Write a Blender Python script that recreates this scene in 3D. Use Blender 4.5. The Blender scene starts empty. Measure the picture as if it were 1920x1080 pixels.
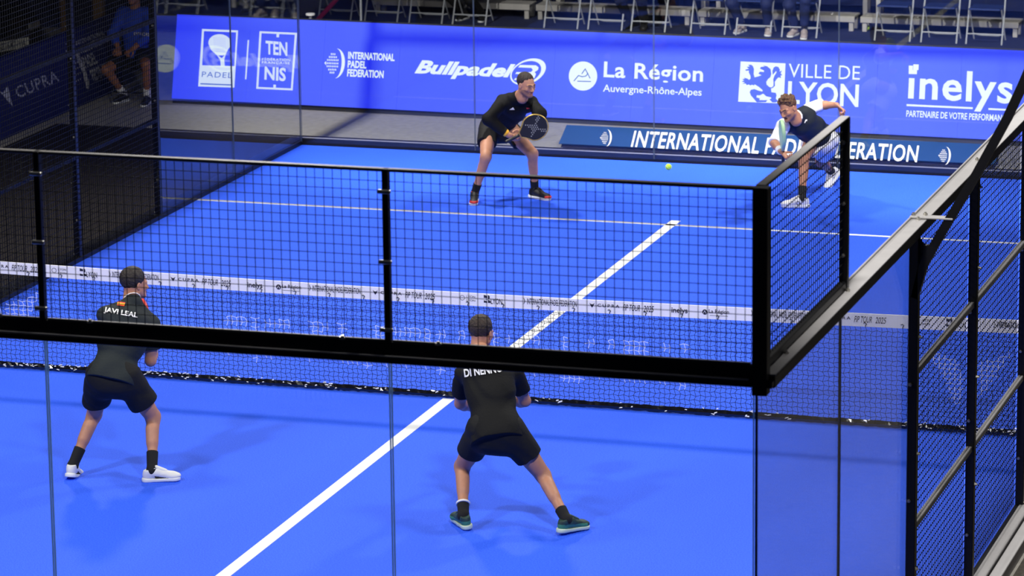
import bpy, math, random
import numpy as np
from mathutils import Vector, Matrix
from mathutils.geometry import tessellate_polygon
from mathutils.bvhtree import BVHTree

random.seed(7)
rng = np.random.RandomState(7)
SC = bpy.context.scene
COL = SC.collection

# ------------------------------------------------------------------ camera
CAM = np.array([9.5876, -28.7858, 7.9311])
YAW, PITCH, ROLL, FPX = -0.304483, -0.227268, -0.0115866, 7204.6
cy, sy, cp, sp = math.cos(YAW), math.sin(YAW), math.cos(PITCH), math.sin(PITCH)
FWD = np.array([sy * cp, cy * cp, sp])
_r = np.array([cy, -sy, 0.0]); _u = np.cross(_r, FWD)
RT = math.cos(ROLL) * _r + math.sin(ROLL) * _u
UP = -math.sin(ROLL) * _r + math.cos(ROLL) * _u
cd = bpy.data.cameras.new('camera'); cam = bpy.data.objects.new('camera', cd); COL.objects.link(cam)
cd.sensor_width = 36; cd.lens = 36 * FPX / 1920; cd.clip_end = 300
cd.dof.use_dof = True; cd.dof.focus_distance = 30.0; cd.dof.aperture_fstop = 4.8
m = Matrix.Identity(4)
for i in range(3):
    m[i][0] = RT[i]; m[i][1] = UP[i]; m[i][2] = -FWD[i]; m[i][3] = CAM[i]
cam.matrix_world = m
SC.camera = cam

# ------------------------------------------------------------------ world, lights, exposure
W = bpy.data.worlds.new('world'); SC.world = W; W.use_nodes = True
W.node_tree.nodes['Background'].inputs[0].default_value = (0.35, 0.45, 1.0, 1)
W.node_tree.nodes['Background'].inputs[1].default_value = 0.016
SC.view_settings.view_transform = 'Standard'; SC.view_settings.look = 'None'
SC.view_settings.exposure = 0.0; SC.view_settings.gamma = 1.0
SC.view_settings.use_curve_mapping = False
SC.cycles.transparent_max_bounces = 32
SC.cycles.max_bounces = 8

def spot(name, loc, tgt, power, size=0.35, ang=95, color=(1, 0.97, 0.93)):
    l = bpy.data.lights.new(name, 'SPOT'); l.energy = power; l.shadow_soft_size = size
    l.spot_size = math.radians(ang); l.spot_blend = 0.6; l.color = color
    o = bpy.data.objects.new(name, l); COL.objects.link(o); o.location = loc
    o.rotation_euler = (Vector(tgt) - Vector(loc)).to_track_quat('-Z', 'Y').to_euler()
for sx in (-1, 1):
    spot('floodlight', (sx * 5.15, -9.6, 9.3), (0, -1.5, 0), 3000, 0.45)
    spot('floodlight', (sx * 5.15, 9.6, 9.3), (0, 2.0, 0), 3000, 0.45)
    spot('floodlight', (sx * 5.6, -1.0, 9.0), (0, 0, 0), 1300, 0.6)
    spot('banner_floodlight', (sx * 5.06, 3.0, 9.3), (sx * 2.2 - 0.2, 13.0, 0), 7000, 0.2, 46)
spot('floodlight', (1, 0, 11), (3.0, 18.0, 0), 2000, 0.5, 44)

# ------------------------------------------------------------------ pixel helpers (reading points off the photo)
def ray(u, v):
    d = FWD + RT * (u - 960) / FPX - UP * (v - 540) / FPX
    return d / np.linalg.norm(d)
def pt(u, v, y):
    d = ray(u, v); return CAM + d * (y - CAM[1]) / d[1]
def gz(u, v, z=0.0):
    d = ray(u, v); return CAM + d * (z - CAM[2]) / d[2]
def proj(p):
    d = np.asarray(p, float) - CAM; z = d @ FWD
    return np.array([960 + FPX * (d @ RT) / z, 540 - FPX * (d @ UP) / z])

# ------------------------------------------------------------------ materials
def mat(name, col, rough=0.6, metal=0.0, emit=None, es=1.0, noise=0.0, nscale=30.0, bump=0.0, bscale=200.0, sheen=0.0, spec=0.5):
    M = bpy.data.materials.new(name); M.use_nodes = True
    nt = M.node_tree; b = nt.nodes['Principled BSDF']
    b.inputs['Base Color'].default_value = (*col, 1); b.inputs['Roughness'].default_value = rough
    b.inputs['Metallic'].default_value = metal
    b.inputs['Specular IOR Level'].default_value = spec
    if sheen: b.inputs['Sheen Weight'].default_value = sheen
    if emit:
        b.inputs['Emission Color'].default_value = (*emit, 1); b.inputs['Emission Strength'].default_value = es
    if noise or bump:
        tc = nt.nodes.new('ShaderNodeTexCoord')
    if noise:
        n = nt.nodes.new('ShaderNodeTexNoise'); n.inputs['Scale'].default_value = nscale; n.inputs['Detail'].default_value = 4
        nt.links.new(tc.outputs['Object'], n.inputs['Vector'])
        mr = nt.nodes.new('ShaderNodeMapRange'); mr.inputs[1].default_value = 0.3; mr.inputs[2].default_value = 0.7
        mr.inputs[3].default_value = 1 - noise; mr.inputs[4].default_value = 1 + noise
        nt.links.new(n.outputs['Fac'], mr.inputs[0])
        mx = nt.nodes.new('ShaderNodeVectorMath'); mx.operation = 'SCALE'; mx.inputs[0].default_value = col
        nt.links.new(mr.outputs[0], mx.inputs['Scale']); nt.links.new(mx.outputs[0], b.inputs['Base Color'])
    if bump:
        n2 = nt.nodes.new('ShaderNodeTexNoise'); n2.inputs['Scale'].default_value = bscale; n2.inputs['Detail'].default_value = 2
        nt.links.new(tc.outputs['Object'], n2.inputs['Vector'])
        bp = nt.nodes.new('ShaderNodeBump'); bp.inputs['Strength'].default_value = bump; bp.inputs['Distance'].default_value = 0.01
        nt.links.new(n2.outputs['Fac'], bp.inputs['Height']); nt.links.new(bp.outputs[0], b.inputs['Normal'])
    return M

def glass_mat():
    M = bpy.data.materials.new('clear_tempered_glass'); M.use_nodes = True; nt = M.node_tree
    nt.nodes.clear()
    out = nt.nodes.new('ShaderNodeOutputMaterial'); mix = nt.nodes.new('ShaderNodeMixShader')
    tr = nt.nodes.new('ShaderNodeBsdfTransparent'); gl = nt.nodes.new('ShaderNodeBsdfGlossy')
    tr.inputs[0].default_value = (0.975, 0.985, 0.985, 1); gl.inputs['Roughness'].default_value = 0.0
    lw = nt.nodes.new('ShaderNodeLayerWeight'); lw.inputs[0].default_value = 0.5
    # Schlick: f0 + (1-f0) * facing^5
    p = nt.nodes.new('ShaderNodeMath'); p.operation = 'POWER'; p.inputs[1].default_value = 5
    ma = nt.nodes.new('ShaderNodeMath'); ma.operation = 'MULTIPLY_ADD'; ma.inputs[1].default_value = 0.93; ma.inputs[2].default_value = 0.03
    nt.links.new(lw.outputs['Facing'], p.inputs[0]); nt.links.new(p.outputs[0], ma.inputs[0])
    nt.links.new(ma.outputs[0], mix.inputs[0]); nt.links.new(tr.outputs[0], mix.inputs[1]); nt.links.new(gl.outputs[0], mix.inputs[2])
    nt.links.new(mix.outputs[0], out.inputs[0])
    return M

def edge_mat(name, col):
    M = bpy.data.materials.new(name); M.use_nodes = True; nt = M.node_tree; nt.nodes.clear()
    out = nt.nodes.new('ShaderNodeOutputMaterial'); mix = nt.nodes.new('ShaderNodeMixShader'); mix.inputs[0].default_value = 0.75
    d = nt.nodes.new('ShaderNodeBsdfDiffuse'); t = nt.nodes.new('ShaderNodeBsdfTranslucent')
    d.inputs[0].default_value = (*col, 1); t.inputs[0].default_value = (*col, 1)
    nt.links.new(d.outputs[0], mix.inputs[1]); nt.links.new(t.outputs[0], mix.inputs[2]); nt.links.new(mix.outputs[0], out.inputs[0])
    return M

def turf_mat():
    M = mat('blue_artificial_turf', (0.035, 0.14, 0.93), 0.75, noise=0.0, spec=0.25)
    nt = M.node_tree; b = nt.nodes['Principled BSDF']; tc = nt.nodes.new('ShaderNodeTexCoord')
    fine = nt.nodes.new('ShaderNodeTexNoise'); fine.inputs['Scale'].default_value = 90; fine.inputs['Detail'].default_value = 3
    big = nt.nodes.new('ShaderNodeTexNoise'); big.inputs['Scale'].default_value = 0.7; big.inputs['Detail'].default_value = 4
    mp = nt.nodes.new('ShaderNodeMapping'); mp.inputs['Scale'].default_value = (1.0, 0.35, 1)
    nt.links.new(tc.outputs['Object'], fine.inputs['Vector']); nt.links.new(tc.outputs['Object'], mp.inputs[0]); nt.links.new(mp.outputs[0], big.inputs['Vector'])
    r1 = nt.nodes.new('ShaderNodeValToRGB'); r1.color_ramp.elements[0].position = 0.35; r1.color_ramp.elements[1].position = 0.7
    r1.color_ramp.elements[0].color = (0.018, 0.090, 0.88, 1); r1.color_ramp.elements[1].color = (0.040, 0.148, 0.97, 1)
    nt.links.new(fine.outputs['Fac'], r1.inputs[0])
    mx = nt.nodes.new('ShaderNodeMix'); mx.data_type = 'RGBA'; mx.blend_type = 'MULTIPLY'; mx.inputs[0].default_value = 1
    mr = nt.nodes.new('ShaderNodeMapRange'); mr.inputs[1].default_value = 0.3; mr.inputs[2].default_value = 0.7; mr.inputs[3].default_value = 0.9; mr.inputs[4].default_value = 1.08
    nt.links.new(big.outputs['Fac'], mr.inputs[0])
    nt.links.new(r1.outputs[0], mx.inputs[6]); nt.links.new(mr.outputs[0], mx.inputs[7]); nt.links.new(mx.outputs[2], b.inputs['Base Color'])
    bp = nt.nodes.new('ShaderNodeBump'); bp.inputs['Strength'].default_value = 0.35; bp.inputs['Distance'].default_value = 0.01
    nt.links.new(fine.outputs['Fac'], bp.inputs['Height']); nt.links.new(bp.outputs[0], b.inputs['Normal'])
    return M

M = dict(
    turf=turf_mat(), glass=glass_mat(),
    line=mat('white_line_paint', (0.85, 0.87, 0.9), 0.7, noise=0.04, nscale=60),
    carpet=mat('grey_hall_carpet', (0.30, 0.285, 0.255), 0.9, noise=0.12, nscale=14, bump=0.3, bscale=250),
    mat=mat('black_rubber_mat', (0.016, 0.013, 0.011), 0.8, noise=0.15, nscale=8, spec=0.15),
    brownmat=mat('dark_brown_floor', (0.035, 0.028, 0.018), 0.85, noise=0.5, nscale=25, bump=0.5, bscale=60),
    black=mat('black_powder_coated_steel', (0.0045, 0.0045, 0.006), 0.42, bump=0.05, bscale=400, spec=0.35),
    wire=mat('black_coated_wire', (0.004, 0.005, 0.009), 0.6, spec=0.15),
    grey=mat('pale_grey_steel_and_lit_tops', (0.36, 0.35, 0.35), 0.5, noise=0.05, nscale=9),  # plain pale metal, and painted-in light on the tops of black rails
    dimrail=mat('brownish_grey_bar', (0.16, 0.145, 0.13), 0.5), greenm=mat('mid_green_shoe_mesh', (0.05, 0.24, 0.14), 0.6),
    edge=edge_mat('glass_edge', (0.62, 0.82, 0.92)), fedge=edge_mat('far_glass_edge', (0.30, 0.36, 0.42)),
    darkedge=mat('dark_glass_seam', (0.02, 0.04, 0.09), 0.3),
    chrome=mat('galvanised_bolt_metal', (0.6, 0.58, 0.52), 0.3, 0.9),
    tape=mat('white_net_tape', (0.93, 0.91, 0.88), 0.7, noise=0.03, nscale=12),
    netk=mat('black_net_cord', (0.008, 0.01, 0.012), 0.7),
    netw=mat('white_painted_net_cord', (0.75, 0.78, 0.9), 0.6),
    ink=mat('dark_tape_ink', (0.02, 0.02, 0.035), 0.6),
    led=mat('led_screen_blue', (0.055, 0.095, 0.16), 0.6, emit=(0.012, 0.020, 0.90), es=1.0, spec=0.2),
    ledw=mat('led_white_pixels', (0.1, 0.1, 0.1), 0.5, emit=(0.80, 0.92, 1.0), es=0.92),
    ledb=mat('led_mid_blue_pixels', (0.02, 0.03, 0.1), 0.5, emit=(0.03, 0.13, 0.55), es=0.9),
    banner=mat('blue_banner_vinyl', (0.012, 0.058, 0.20), 0.5),
    navy=mat('navy_banner_vinyl', (0.010, 0.014, 0.10), 0.7, spec=0.15),
    white=mat('white_print', (0.85, 0.85, 0.86), 0.6),
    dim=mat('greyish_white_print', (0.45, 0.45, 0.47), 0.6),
    skin=mat('skin', (0.52, 0.25, 0.15), 0.5, noise=0.06, nscale=22, spec=0.35),
    skin2=mat('skin_tanned', (0.43, 0.20, 0.12), 0.5, noise=0.06, nscale=22, spec=0.35),
    skin3=mat('skin_dark', (0.30, 0.12, 0.06), 0.5, noise=0.06, nscale=22, spec=0.35),
    lip=mat('lips', (0.38, 0.12, 0.09), 0.5), mouth=mat('open_mouth', (0.07, 0.015, 0.012), 0.5),
    stubble=mat('stubble_skin', (0.27, 0.13, 0.085), 0.6, noise=0.1, nscale=200),
    brow=mat('eyebrow_hair', (0.03, 0.015, 0.01), 0.8),
    eye=mat('eye_white', (0.7, 0.68, 0.65), 0.2), iris=mat('dark_iris', (0.02, 0.012, 0.01), 0.2),
    hairk=mat('dark_brown_hair', (0.016, 0.010, 0.007), 0.55, noise=0.5, nscale=60, bump=0.9, bscale=140),
    hairb=mat('brown_curly_hair', (0.085, 0.034, 0.013), 0.6, noise=0.5, nscale=50, bump=1.0, bscale=90),
    hairm=mat('short_brown_hair', (0.030, 0.018, 0.012), 0.6, noise=0.5, nscale=60, bump=0.9, bscale=160),
    shirtk=mat('black_jersey', (0.0045, 0.0045, 0.005), 0.8, bump=0.25, bscale=60, spec=0.25),
    shirtc=mat('charcoal_jersey', (0.013, 0.019, 0.022), 0.75, bump=0.25, bscale=60, spec=0.3),
    shirtn=mat('dark_navy_jersey', (0.008, 0.012, 0.020), 0.7, spec=0.3),
    shorts=mat('black_shorts_fabric', (0.0065, 0.0065, 0.0065), 0.75, bump=0.3, bscale=40, spec=0.3),
    wfab=mat('white_jersey', (0.82, 0.82, 0.84), 0.7, bump=0.2, bscale=50),
    sock=mat('black_sock', (0.006, 0.006, 0.007), 0.9),
    shoew=mat('white_shoe_mesh', (0.80, 0.80, 0.79), 0.6, bump=0.3, bscale=300),
    solew=mat('white_rubber_sole', (0.82, 0.84, 0.84), 0.5),
    shoeg=mat('dark_green_shoe_mesh', (0.018, 0.05, 0.042), 0.6, noise=0.5, nscale=18),
    soleg=mat('pale_mint_sole', (0.62, 0.74, 0.60), 0.5),
    shoek=mat('black_shoe_mesh', (0.008, 0.008, 0.009), 0.6),
    red=mat('red_trim', (0.62, 0.03, 0.02), 0.5), orange=mat('orange_laces', (0.8, 0.10, 0.03), 0.6),
    yellow=mat('yellow_stripe', (0.85, 0.45, 0.02), 0.5), flagr=mat('flag_red', (0.75, 0.06, 0.02), 0.6),
    gold=mat('gold_racket_rim', (0.62, 0.42, 0.10), 0.3, 0.5), rack=mat('black_racket_face', (0.010, 0.010, 0.012), 0.35),
    rackg=mat('pale_green_racket_face', (0.38, 0.62, 0.36), 0.4), rackd=mat('racket_face_grey_print', (0.30, 0.30, 0.27), 0.5),
    blueshirt=mat('blue_official_shirt', (0.01, 0.045, 0.40), 0.8),
    ball=mat('yellow_felt_ball', (0.55, 0.85, 0.06), 0.9, bump=0.4, bscale=300),
    chair=mat('pale_grey_chair_frame', (0.42, 0.44, 0.47), 0.4), seat=mat('navy_chair_seat', (0.012, 0.03, 0.14), 0.6),
    alu=mat('aluminium_plank', (0.50, 0.48, 0.45), 0.45, 0.3, noise=0.1, nscale=6),
    navyfl=mat('navy_stand_carpet', (0.006, 0.014, 0.075), 0.9, noise=0.15, nscale=10),
    car=mat('black_car_paint', (0.004, 0.004, 0.005), 0.15), plate=mat('number_plate_white', (0.5, 0.5, 0.44), 0.5),
    lamp=mat('headlamp_glass', (0.35, 0.35, 0.35), 0.1, 0.6), brownpost=mat('brown_timber_post', (0.10, 0.055, 0.02), 0.7),
    denim=mat('navy_trousers', (0.008, 0.015, 0.07), 0.8), greyshoe=mat('beige_trainer', (0.45, 0.38, 0.34), 0.7),
    pink=mat('magenta_plastic', (0.45, 0.01, 0.08), 0.5), tyre=mat('tyre_rubber', (0.01, 0.01, 0.01), 0.8),
)
print('materials', len(M))

# ------------------------------------------------------------------ object helpers
def tagd(o, label=None, cat=None, group=None, kind=None):
    if label: o['label'] = label
    if cat: o['category'] = cat
    if group: o['group'] = group
    if kind: o['kind'] = kind
    return o
def empty(name, loc, label, cat, group=None, kind=None):
    o = bpy.data.objects.new(name, None); COL.objects.link(o); o.location = [float(a) for a in loc]; o.empty_display_size = 0.1
    return tagd(o, label, cat, group, kind)
def root_loc(p):
    v = Vector((0, 0, 0))
    while p is not None:
        v += p.location; p = p.parent
    return v
def obj(name, verts, faces, mats, parent=None, smooth=False, midx=None, loc=None):
    """verts in WORLD coordinates; the mesh is stored relative to the parent (parents carry no rotation)"""
    me = bpy.data.meshes.new(name)
    v = np.asarray(verts, dtype=np.float64).reshape(-1, 3)
    off = np.array(root_loc(parent)) if parent is not None else np.zeros(3)
    if loc is None:
        loc = np.zeros(3)
        if parent is None: loc = (v.min(0) + v.max(0)) / 2; loc[2] = v[:, 2].min()
    loc = np.asarray(loc, float)
    v = v - off - loc
    if isinstance(faces, np.ndarray):
        n, k = faces.shape
        me.vertices.add(len(v)); me.vertices.foreach_set('co', v.astype(np.float32).ravel())
        me.loops.add(n * k); me.loops.foreach_set('vertex_index', faces.astype(np.int32).ravel())
        me.polygons.add(n); me.polygons.foreach_set('loop_start', np.arange(0, n * k, k, dtype=np.int32))
        me.polygons.foreach_set('loop_total', np.full(n, k, dtype=np.int32))
        me.update(calc_edges=True)
    else:
        me.from_pydata([tuple(a) for a in v], [], faces); me.update()
    if not isinstance(mats, (list, tuple)): mats = [mats]
    for a in mats: me.materials.append(a)
    if midx is not None: me.polygons.foreach_set('material_index', np.asarray(midx, dtype=np.int32))
    if smooth: me.polygons.foreach_set('use_smooth', np.ones(len(me.polygons), dtype=bool))
    o = bpy.data.objects.new(name, me); COL.objects.link(o); o.location = [float(a) for a in loc]
    if parent is not None: o.parent = parent
    return o

class MB:
    def __init__(s): s.v = []; s.f = []; s.mi = []; s.n = 0
    def add(s, v, f, mi=0):
        v = [tuple(float(c) for c in a) for a in v]
        s.v += v; s.f += [tuple(int(i) + s.n for i in q) for q in f]; s.mi += [mi] * len(f); s.n += len(v)
    def box(s, lo, hi, mi=0):
        x0, y0, z0 = lo; x1, y1, z1 = hi
        s.add([(x0, y0, z0), (x1, y0, z0), (x1, y1, z0), (x0, y1, z0), (x0, y0, z1), (x1, y0, z1), (x1, y1, z1), (x0, y1, z1)],
              [(0, 3, 2, 1), (4, 5, 6, 7), (0, 1, 5, 4), (1, 2, 6, 5), (2, 3, 7, 6), (3, 0, 4, 7)], mi)
    def bbox(s, lo, hi, b=0.004, mi=0):       # bevelled box
        lo = np.array(lo, float); hi = np.array(hi, float); c = (lo + hi) / 2; h = (hi - lo) / 2; b = min(b, h.min() * 0.45)
        vs = []; idx = {}
        for sx in (-1, 1):
            for sy_ in (-1, 1):
                for sz in (-1, 1):
                    sgn = np.array([sx, sy_, sz])
                    for ax in range(3):
                        e = h - b; e[ax] = h[ax]; idx[(sx, sy_, sz, ax)] = len(vs); vs.append(c + sgn * e)
        fs = []
        for ax in range(3):
            o1, o2 = (ax + 1) % 3, (ax + 2) % 3
            for sg in (-1, 1):
                q = []
                for a, d in ((-1, -1), (1, -1), (1, 1), (-1, 1)):
                    k = [0, 0, 0]; k[ax] = sg; k[o1] = a; k[o2] = d; q.append(idx[(*k, ax)])
                fs.append(tuple(q if sg > 0 else q[::-1]))
            for a in (-1, 1):
                for d in (-1, 1):
                    q = []
                    for sg in (-1, 1):
                        k = [0, 0, 0]; k[ax] = sg; k[o1] = a; k[o2] = d; q.append((idx[(*k, o1)], idx[(*k, o2)]))
                    fs.append((q[0][0], q[0][1], q[1][1], q[1][0]))
        for sx in (-1, 1):
            for sy_ in (-1, 1):
                for sz in (-1, 1): fs.append(tuple(idx[(sx, sy_, sz, a)] for a in range(3)))
        s.add(vs, fs, mi)
    def tube(s, pts, r, n=8, mi=0, cap=True):
        pts = [np.array(p, float) for p in pts]; rs = r if isinstance(r, (list, tuple)) else [r] * len(pts)
        vs = []; prev = None
        for i, p in enumerate(pts):
            t = pts[min(i + 1, len(pts) - 1)] - pts[max(i - 1, 0)]; t = t / (np.linalg.norm(t) + 1e-9)
            a = np.array([0, 0, 1.0]) if abs(t[2]) < 0.9 else np.array([1.0, 0, 0])
            if prev is not None: a = prev
            u = np.cross(t, np.cross(a, t)); u /= np.linalg.norm(u) + 1e-9; prev = u; w = np.cross(t, u)
            for k in range(n):
                th = 2 * math.pi * (k + 0.5) / n; vs.append(p + rs[i] * (math.cos(th) * u + math.sin(th) * w))
        fs = []
        for i in range(len(pts) - 1):
            for k in range(n):
                k2 = (k + 1) % n; fs.append((i * n + k, i * n + k2, (i + 1) * n + k2, (i + 1) * n + k))
        if cap: fs.append(tuple(range(n))[::-1]); fs.append(tuple((len(pts) - 1) * n + k for k in range(n)))
        s.add(vs, fs, mi)
    def prism(s, loop, d, mi=0):               # loop of 3D points extruded by vector d
        n = len(loop); a = [np.array(p, float) for p in loop]; b = [p + np.array(d, float) for p in a]
        s.add(a + b, [tuple(range(n)), tuple(range(2 * n - 1, n - 1, -1))] + [(i, i + n, (i + 1) % n + n, (i + 1) % n) for i in range(n)], mi)
    def obj(s, name, mats, parent=None, smooth=False, loc=None):
        return obj(name, s.v, s.f, mats, parent, smooth, s.mi, loc)

# ------------------------------------------------------------------ flat print: text and polygons, mapped on a frame
_tc = {}
def text2d(body, bold=0.0, spacing=1.0):
    k = (body, bold, spacing)
    if k in _tc: return _tc[k]
    c = bpy.data.curves.new('t', 'FONT'); c.body = body; c.offset = bold; c.space_character = spacing; c.resolution_u = 3; c.fill_mode = 'FRONT' if hasattr(c, 'fill_mode') else 'FRONT'
    o = bpy.data.objects.new('t', c); COL.objects.link(o)
    dg = bpy.context.evaluated_depsgraph_get(); dg.update(); me = bpy.data.meshes.new_from_object(o.evaluated_get(dg))
    v = np.array([x.co[:2] for x in me.vertices]); f = [tuple(p.vertices) for p in me.polygons]
    bpy.data.objects.remove(o); bpy.data.curves.remove(c); bpy.data.meshes.remove(me)
    v = (v - v.min(0)) / (v.max(0) - v.min(0)); _tc[k] = (v, f)
    return v, f
def poly2d(loops):
    ls = [[Vector((float(a[0]), float(a[1]), 0)) for a in l] for l in loops]
    t = tessellate_polygon(ls); v = np.array([(p.x, p.y) for l in ls for p in l])
    return v, [tuple(x) for x in t]
class Sheet:
    """collects flat print lying on a plane o + a*ex + b*ez, offset along nrm; pixel quads are unprojected on that plane"""
    def __init__(s, o, ex, ez, off=0.006):
        s.o = np.array(o, float); s.ex = np.array(ex, float); s.ex /= np.linalg.norm(s.ex); s.ez = np.array(ez, float); s.ez /= np.linalg.norm(s.ez)
        s.n = np.cross(s.ex, s.ez)                    # faces the viewer when ex is right, ez is up
        s.off = off; s.mb = MB()
    def P(s, q):
        d = ray(*q); t = ((s.o - CAM) @ s.n) / (d @ s.n); return CAM + d * t
    def text(s, body, bl, br, tl, bold=0.0, mi=0, lift=1.0, spacing=1.0):
        v, f = text2d(body, bold, spacing); a, b, c = s.P(bl), s.P(br), s.P(tl)
        s.mb.add([a + (b - a) * x + (c - a) * y + s.n * s.off * lift for x, y in v], f, mi); return s
    def poly(s, loops, mi=0, lift=1.0):
        v, f = poly2d(loops)
        s.mb.add([s.P(q) + s.n * s.off * lift for q in v], f, mi); return s
    def line(s, pts, w, mi=0, lift=1.0):
        for a, b in zip(pts[:-1], pts[1:]):
            a = np.array(a, float); b = np.array(b, float); t = (b - a) / np.linalg.norm(b - a); n = np.array([-t[1], t[0]]) * w / 2
            a = a - t * w * .3; b = b + t * w * .3
            s.poly([[a - n, b - n, b + n, a + n]], mi, lift)
        return s
    def done(s, name, mats, parent, label=None):
        o = s.mb.obj(name, mats, parent)
        if label: o['label'] = label
        return o
def Q(ox, oy, k): return lambda *a: [(ox + x / k, oy + y / k) for x, y in a]
def ell(cx, cy_, rx, ry, n=40, rot=0.0, a0=0, a1=2 * math.pi):
    out = []
    for i in range(n):
        t = a0 + (a1 - a0) * i / (n if abs(a1 - a0 - 2 * math.pi) < 1e-6 else n - 1)
        x, y = rx * math.cos(t), ry * math.sin(t); out.append((cx + x * math.cos(rot) - y * math.sin(rot), cy_ + x * math.sin(rot) + y * math.cos(rot)))
    return out
def globe(sheet, cx, cy_, s, slope=0.05, mi=0):
    """federation emblem: rows of dots with a crescent to the right; s = half height in px"""
    rows = [(-.62, 3), (-.42, 5), (-.22, 7), (0, 7), (.2, 7), (.42, 5), (.62, 3)]
    for ry, n in rows:
        for k in range(n):
            x = (k - (n - 1) / 2) * .115 - .13 - ry * .06; y = ry + slope * x
            sheet.poly([ell(cx + x * s, cy_ + y * s, .04 * s, .075 * s, 6)], mi)
    sheet.poly([[(cx - .68 * s, cy_ - .04 * s), (cx - .56 * s, cy_ - .15 * s), (cx - .56 * s, cy_ + .13 * s)]], mi)
    o = [(cx + (.08 + .62 * math.cos(t) * (1 if True else 0) - .06 * math.sin(t)) * s, cy_ + math.sin(t) * s) for t in np.linspace(-math.pi / 2, math.pi / 2, 16)]
    i_ = [(cx + (.08 + .40 * math.cos(t) - .06 * math.sin(t)) * s, cy_ + math.sin(t) * s * .99) for t in np.linspace(math.pi / 2, -math.pi / 2, 16)][1:-1]
    sheet.poly([o + i_], mi)
# ================================================================== SETTING
b = MB(); b.box((-40, -12.5, -0.12), (25, 45, -0.06)); fl = b.obj('floor', M['carpet']); fl['kind'] = 'structure'
b = MB(); b.box((-40, 17.2, -0.059), (25, 30, -0.02)); o = b.obj('floor_stand', M['navyfl']); o.name = 'stand_floor'; o['kind'] = 'structure'
# hall walls far away in the dark
b = MB(); b.box((-40, 30, -0.1), (25, 30.3, 9)); o = b.obj('wall_back', M['navyfl']); o['kind'] = 'structure'
b = MB(); b.box((-16.3, -12.5, -0.1), (-16, 30, 9)); o = b.obj('wall_left', M['mat']); o['kind'] = 'structure'
# turf
b = MB(); b.box((-5.0, -10.0, -0.05), (5.0, 10.0, 0.0)); turf = b.obj('court_turf', M['turf'], loc=(0, 0, 0))
tagd(turf, kind='structure')
def line(x0, y0, x1, y1, lab):
    b = MB(); b.box((x0, y0, 0.0), (x1, y1, 0.003)); o = b.obj('court_line', M['line'], turf); o['label'] = lab
line(-5, 6.92, 5, 6.97, 'white service line across the far half')
line(-5, -6.97, 5, -6.92, 'white service line across the near half')
line(-0.05, -7.15, 0.05, -0.03, 'white centre line of the near half')
line(-0.05, 0.03, 0.05, 7.15, 'white centre line of the far half')
# black mats round the court
b = MB(); b.box((-8.25, -12.4, -0.06), (-5.24, 10.75, -0.045)); o = b.obj('rubber_mat', M['mat']); tagd(o, 'black rubber mat on the floor along the left side of the court', 'mat')
b = MB(); b.box((5.24, -12.4, -0.06), (8.5, 10.2, -0.045)); o = b.obj('rubber_mat', M['brownmat']); tagd(o, 'dark brown floor covering outside the right side wall', 'mat')
b = MB(); b.box((-5.24, 10.24, -0.06), (7.5, 10.75, -0.045)); o = b.obj('rubber_mat', M['mat']); tagd(o, 'black rubber mat strip on the floor behind the far glass wall', 'mat')

# ================================================================== COURT ENCLOSURE
GR = 'padel court enclosure walls'
def wire_panel(name, parent, axis, c, a0, a1, z0, z1, step=0.05, r=0.0021):
    """welded mesh of vertical and horizontal wires; axis 'x' = wall along y at x=c, axis 'y' = wall along x at y=c"""
    vs = []; fs = []; n = 0
    def bx(lo, hi):
        nonlocal n
        x0, y0, z0_ = lo; x1, y1, z1_ = hi
        vs.extend([(x0, y0, z0_), (x1, y0, z0_), (x1, y1, z0_), (x0, y1, z0_), (x0, y0, z1_), (x1, y0, z1_), (x1, y1, z1_), (x0, y1, z1_)])
        for q in ((0, 3, 2, 1), (4, 5, 6, 7), (0, 1, 5, 4), (1, 2, 6, 5), (2, 3, 7, 6), (3, 0, 4, 7)): fs.append([k + n for k in q])
        n += 8
    na = int(round((a1 - a0) / step)); nz = int(round((z1 - z0) / step))
    for i in range(1, na):
        a = a0 + (a1 - a0) * i / na
        bx((c - r, a - r, z0), (c + r, a + r, z1)) if axis == 'x' else bx((a - r, c - r, z0), (a + r, c + r, z1))
    for j in range(1, nz):
        z = z0 + (z1 - z0) * j / nz
        c2 = c + 2 * r
        bx((c2 - r, a0, z - r), (c2 + r, a1, z + r)) if axis == 'x' else bx((a0, c2 - r, z - r), (a1, c2 + r, z + r))
    o = obj(name, vs, np.array(fs), M['wire'], parent); o['kind'] = 'stuff'
    return o
def bolt(parent, p, d, r=0.011):
    """hex bolt head pointing along unit vector d"""
    b = MB(); d = np.array(d, float); p = np.array(p, float)
    b.tube([p, p + d * 0.012], r, 6); b.tube([p + d * 0.012, p + d * 0.02], r * 0.55, 6)
    b.obj('bolt', M['chrome'], parent)
def pane(parent, axis, c, a0, a1, z0, z1, t=0.012, seam='edge'):
    b = MB(); g = 0.004
    lo, hi = ((c, a0 + g, z0), (c + t, a1 - g, z1)) if axis == 'x' else ((a0 + g, c, z0), (a1 - g, c + t, z1))
    b.box(lo, hi); o = b.obj('glass_pane', M['glass'], parent)
    # polished pane edges seen as a thin line
    b = MB()
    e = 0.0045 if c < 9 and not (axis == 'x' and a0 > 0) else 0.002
    for a in (a0, a1):
        s = -1 if a == a1 else 1
        q0, q1 = sorted((a + s * g, a + s * (g + e)))
        b.box((c - 0.001, q0, z0), (c + t + 0.001, q1, z1)) if axis == 'x' else b.box((q0, c - 0.001, z0), (q1, c + t + 0.001, z1))
    b.obj('pane_edge', M[seam], o)
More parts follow.
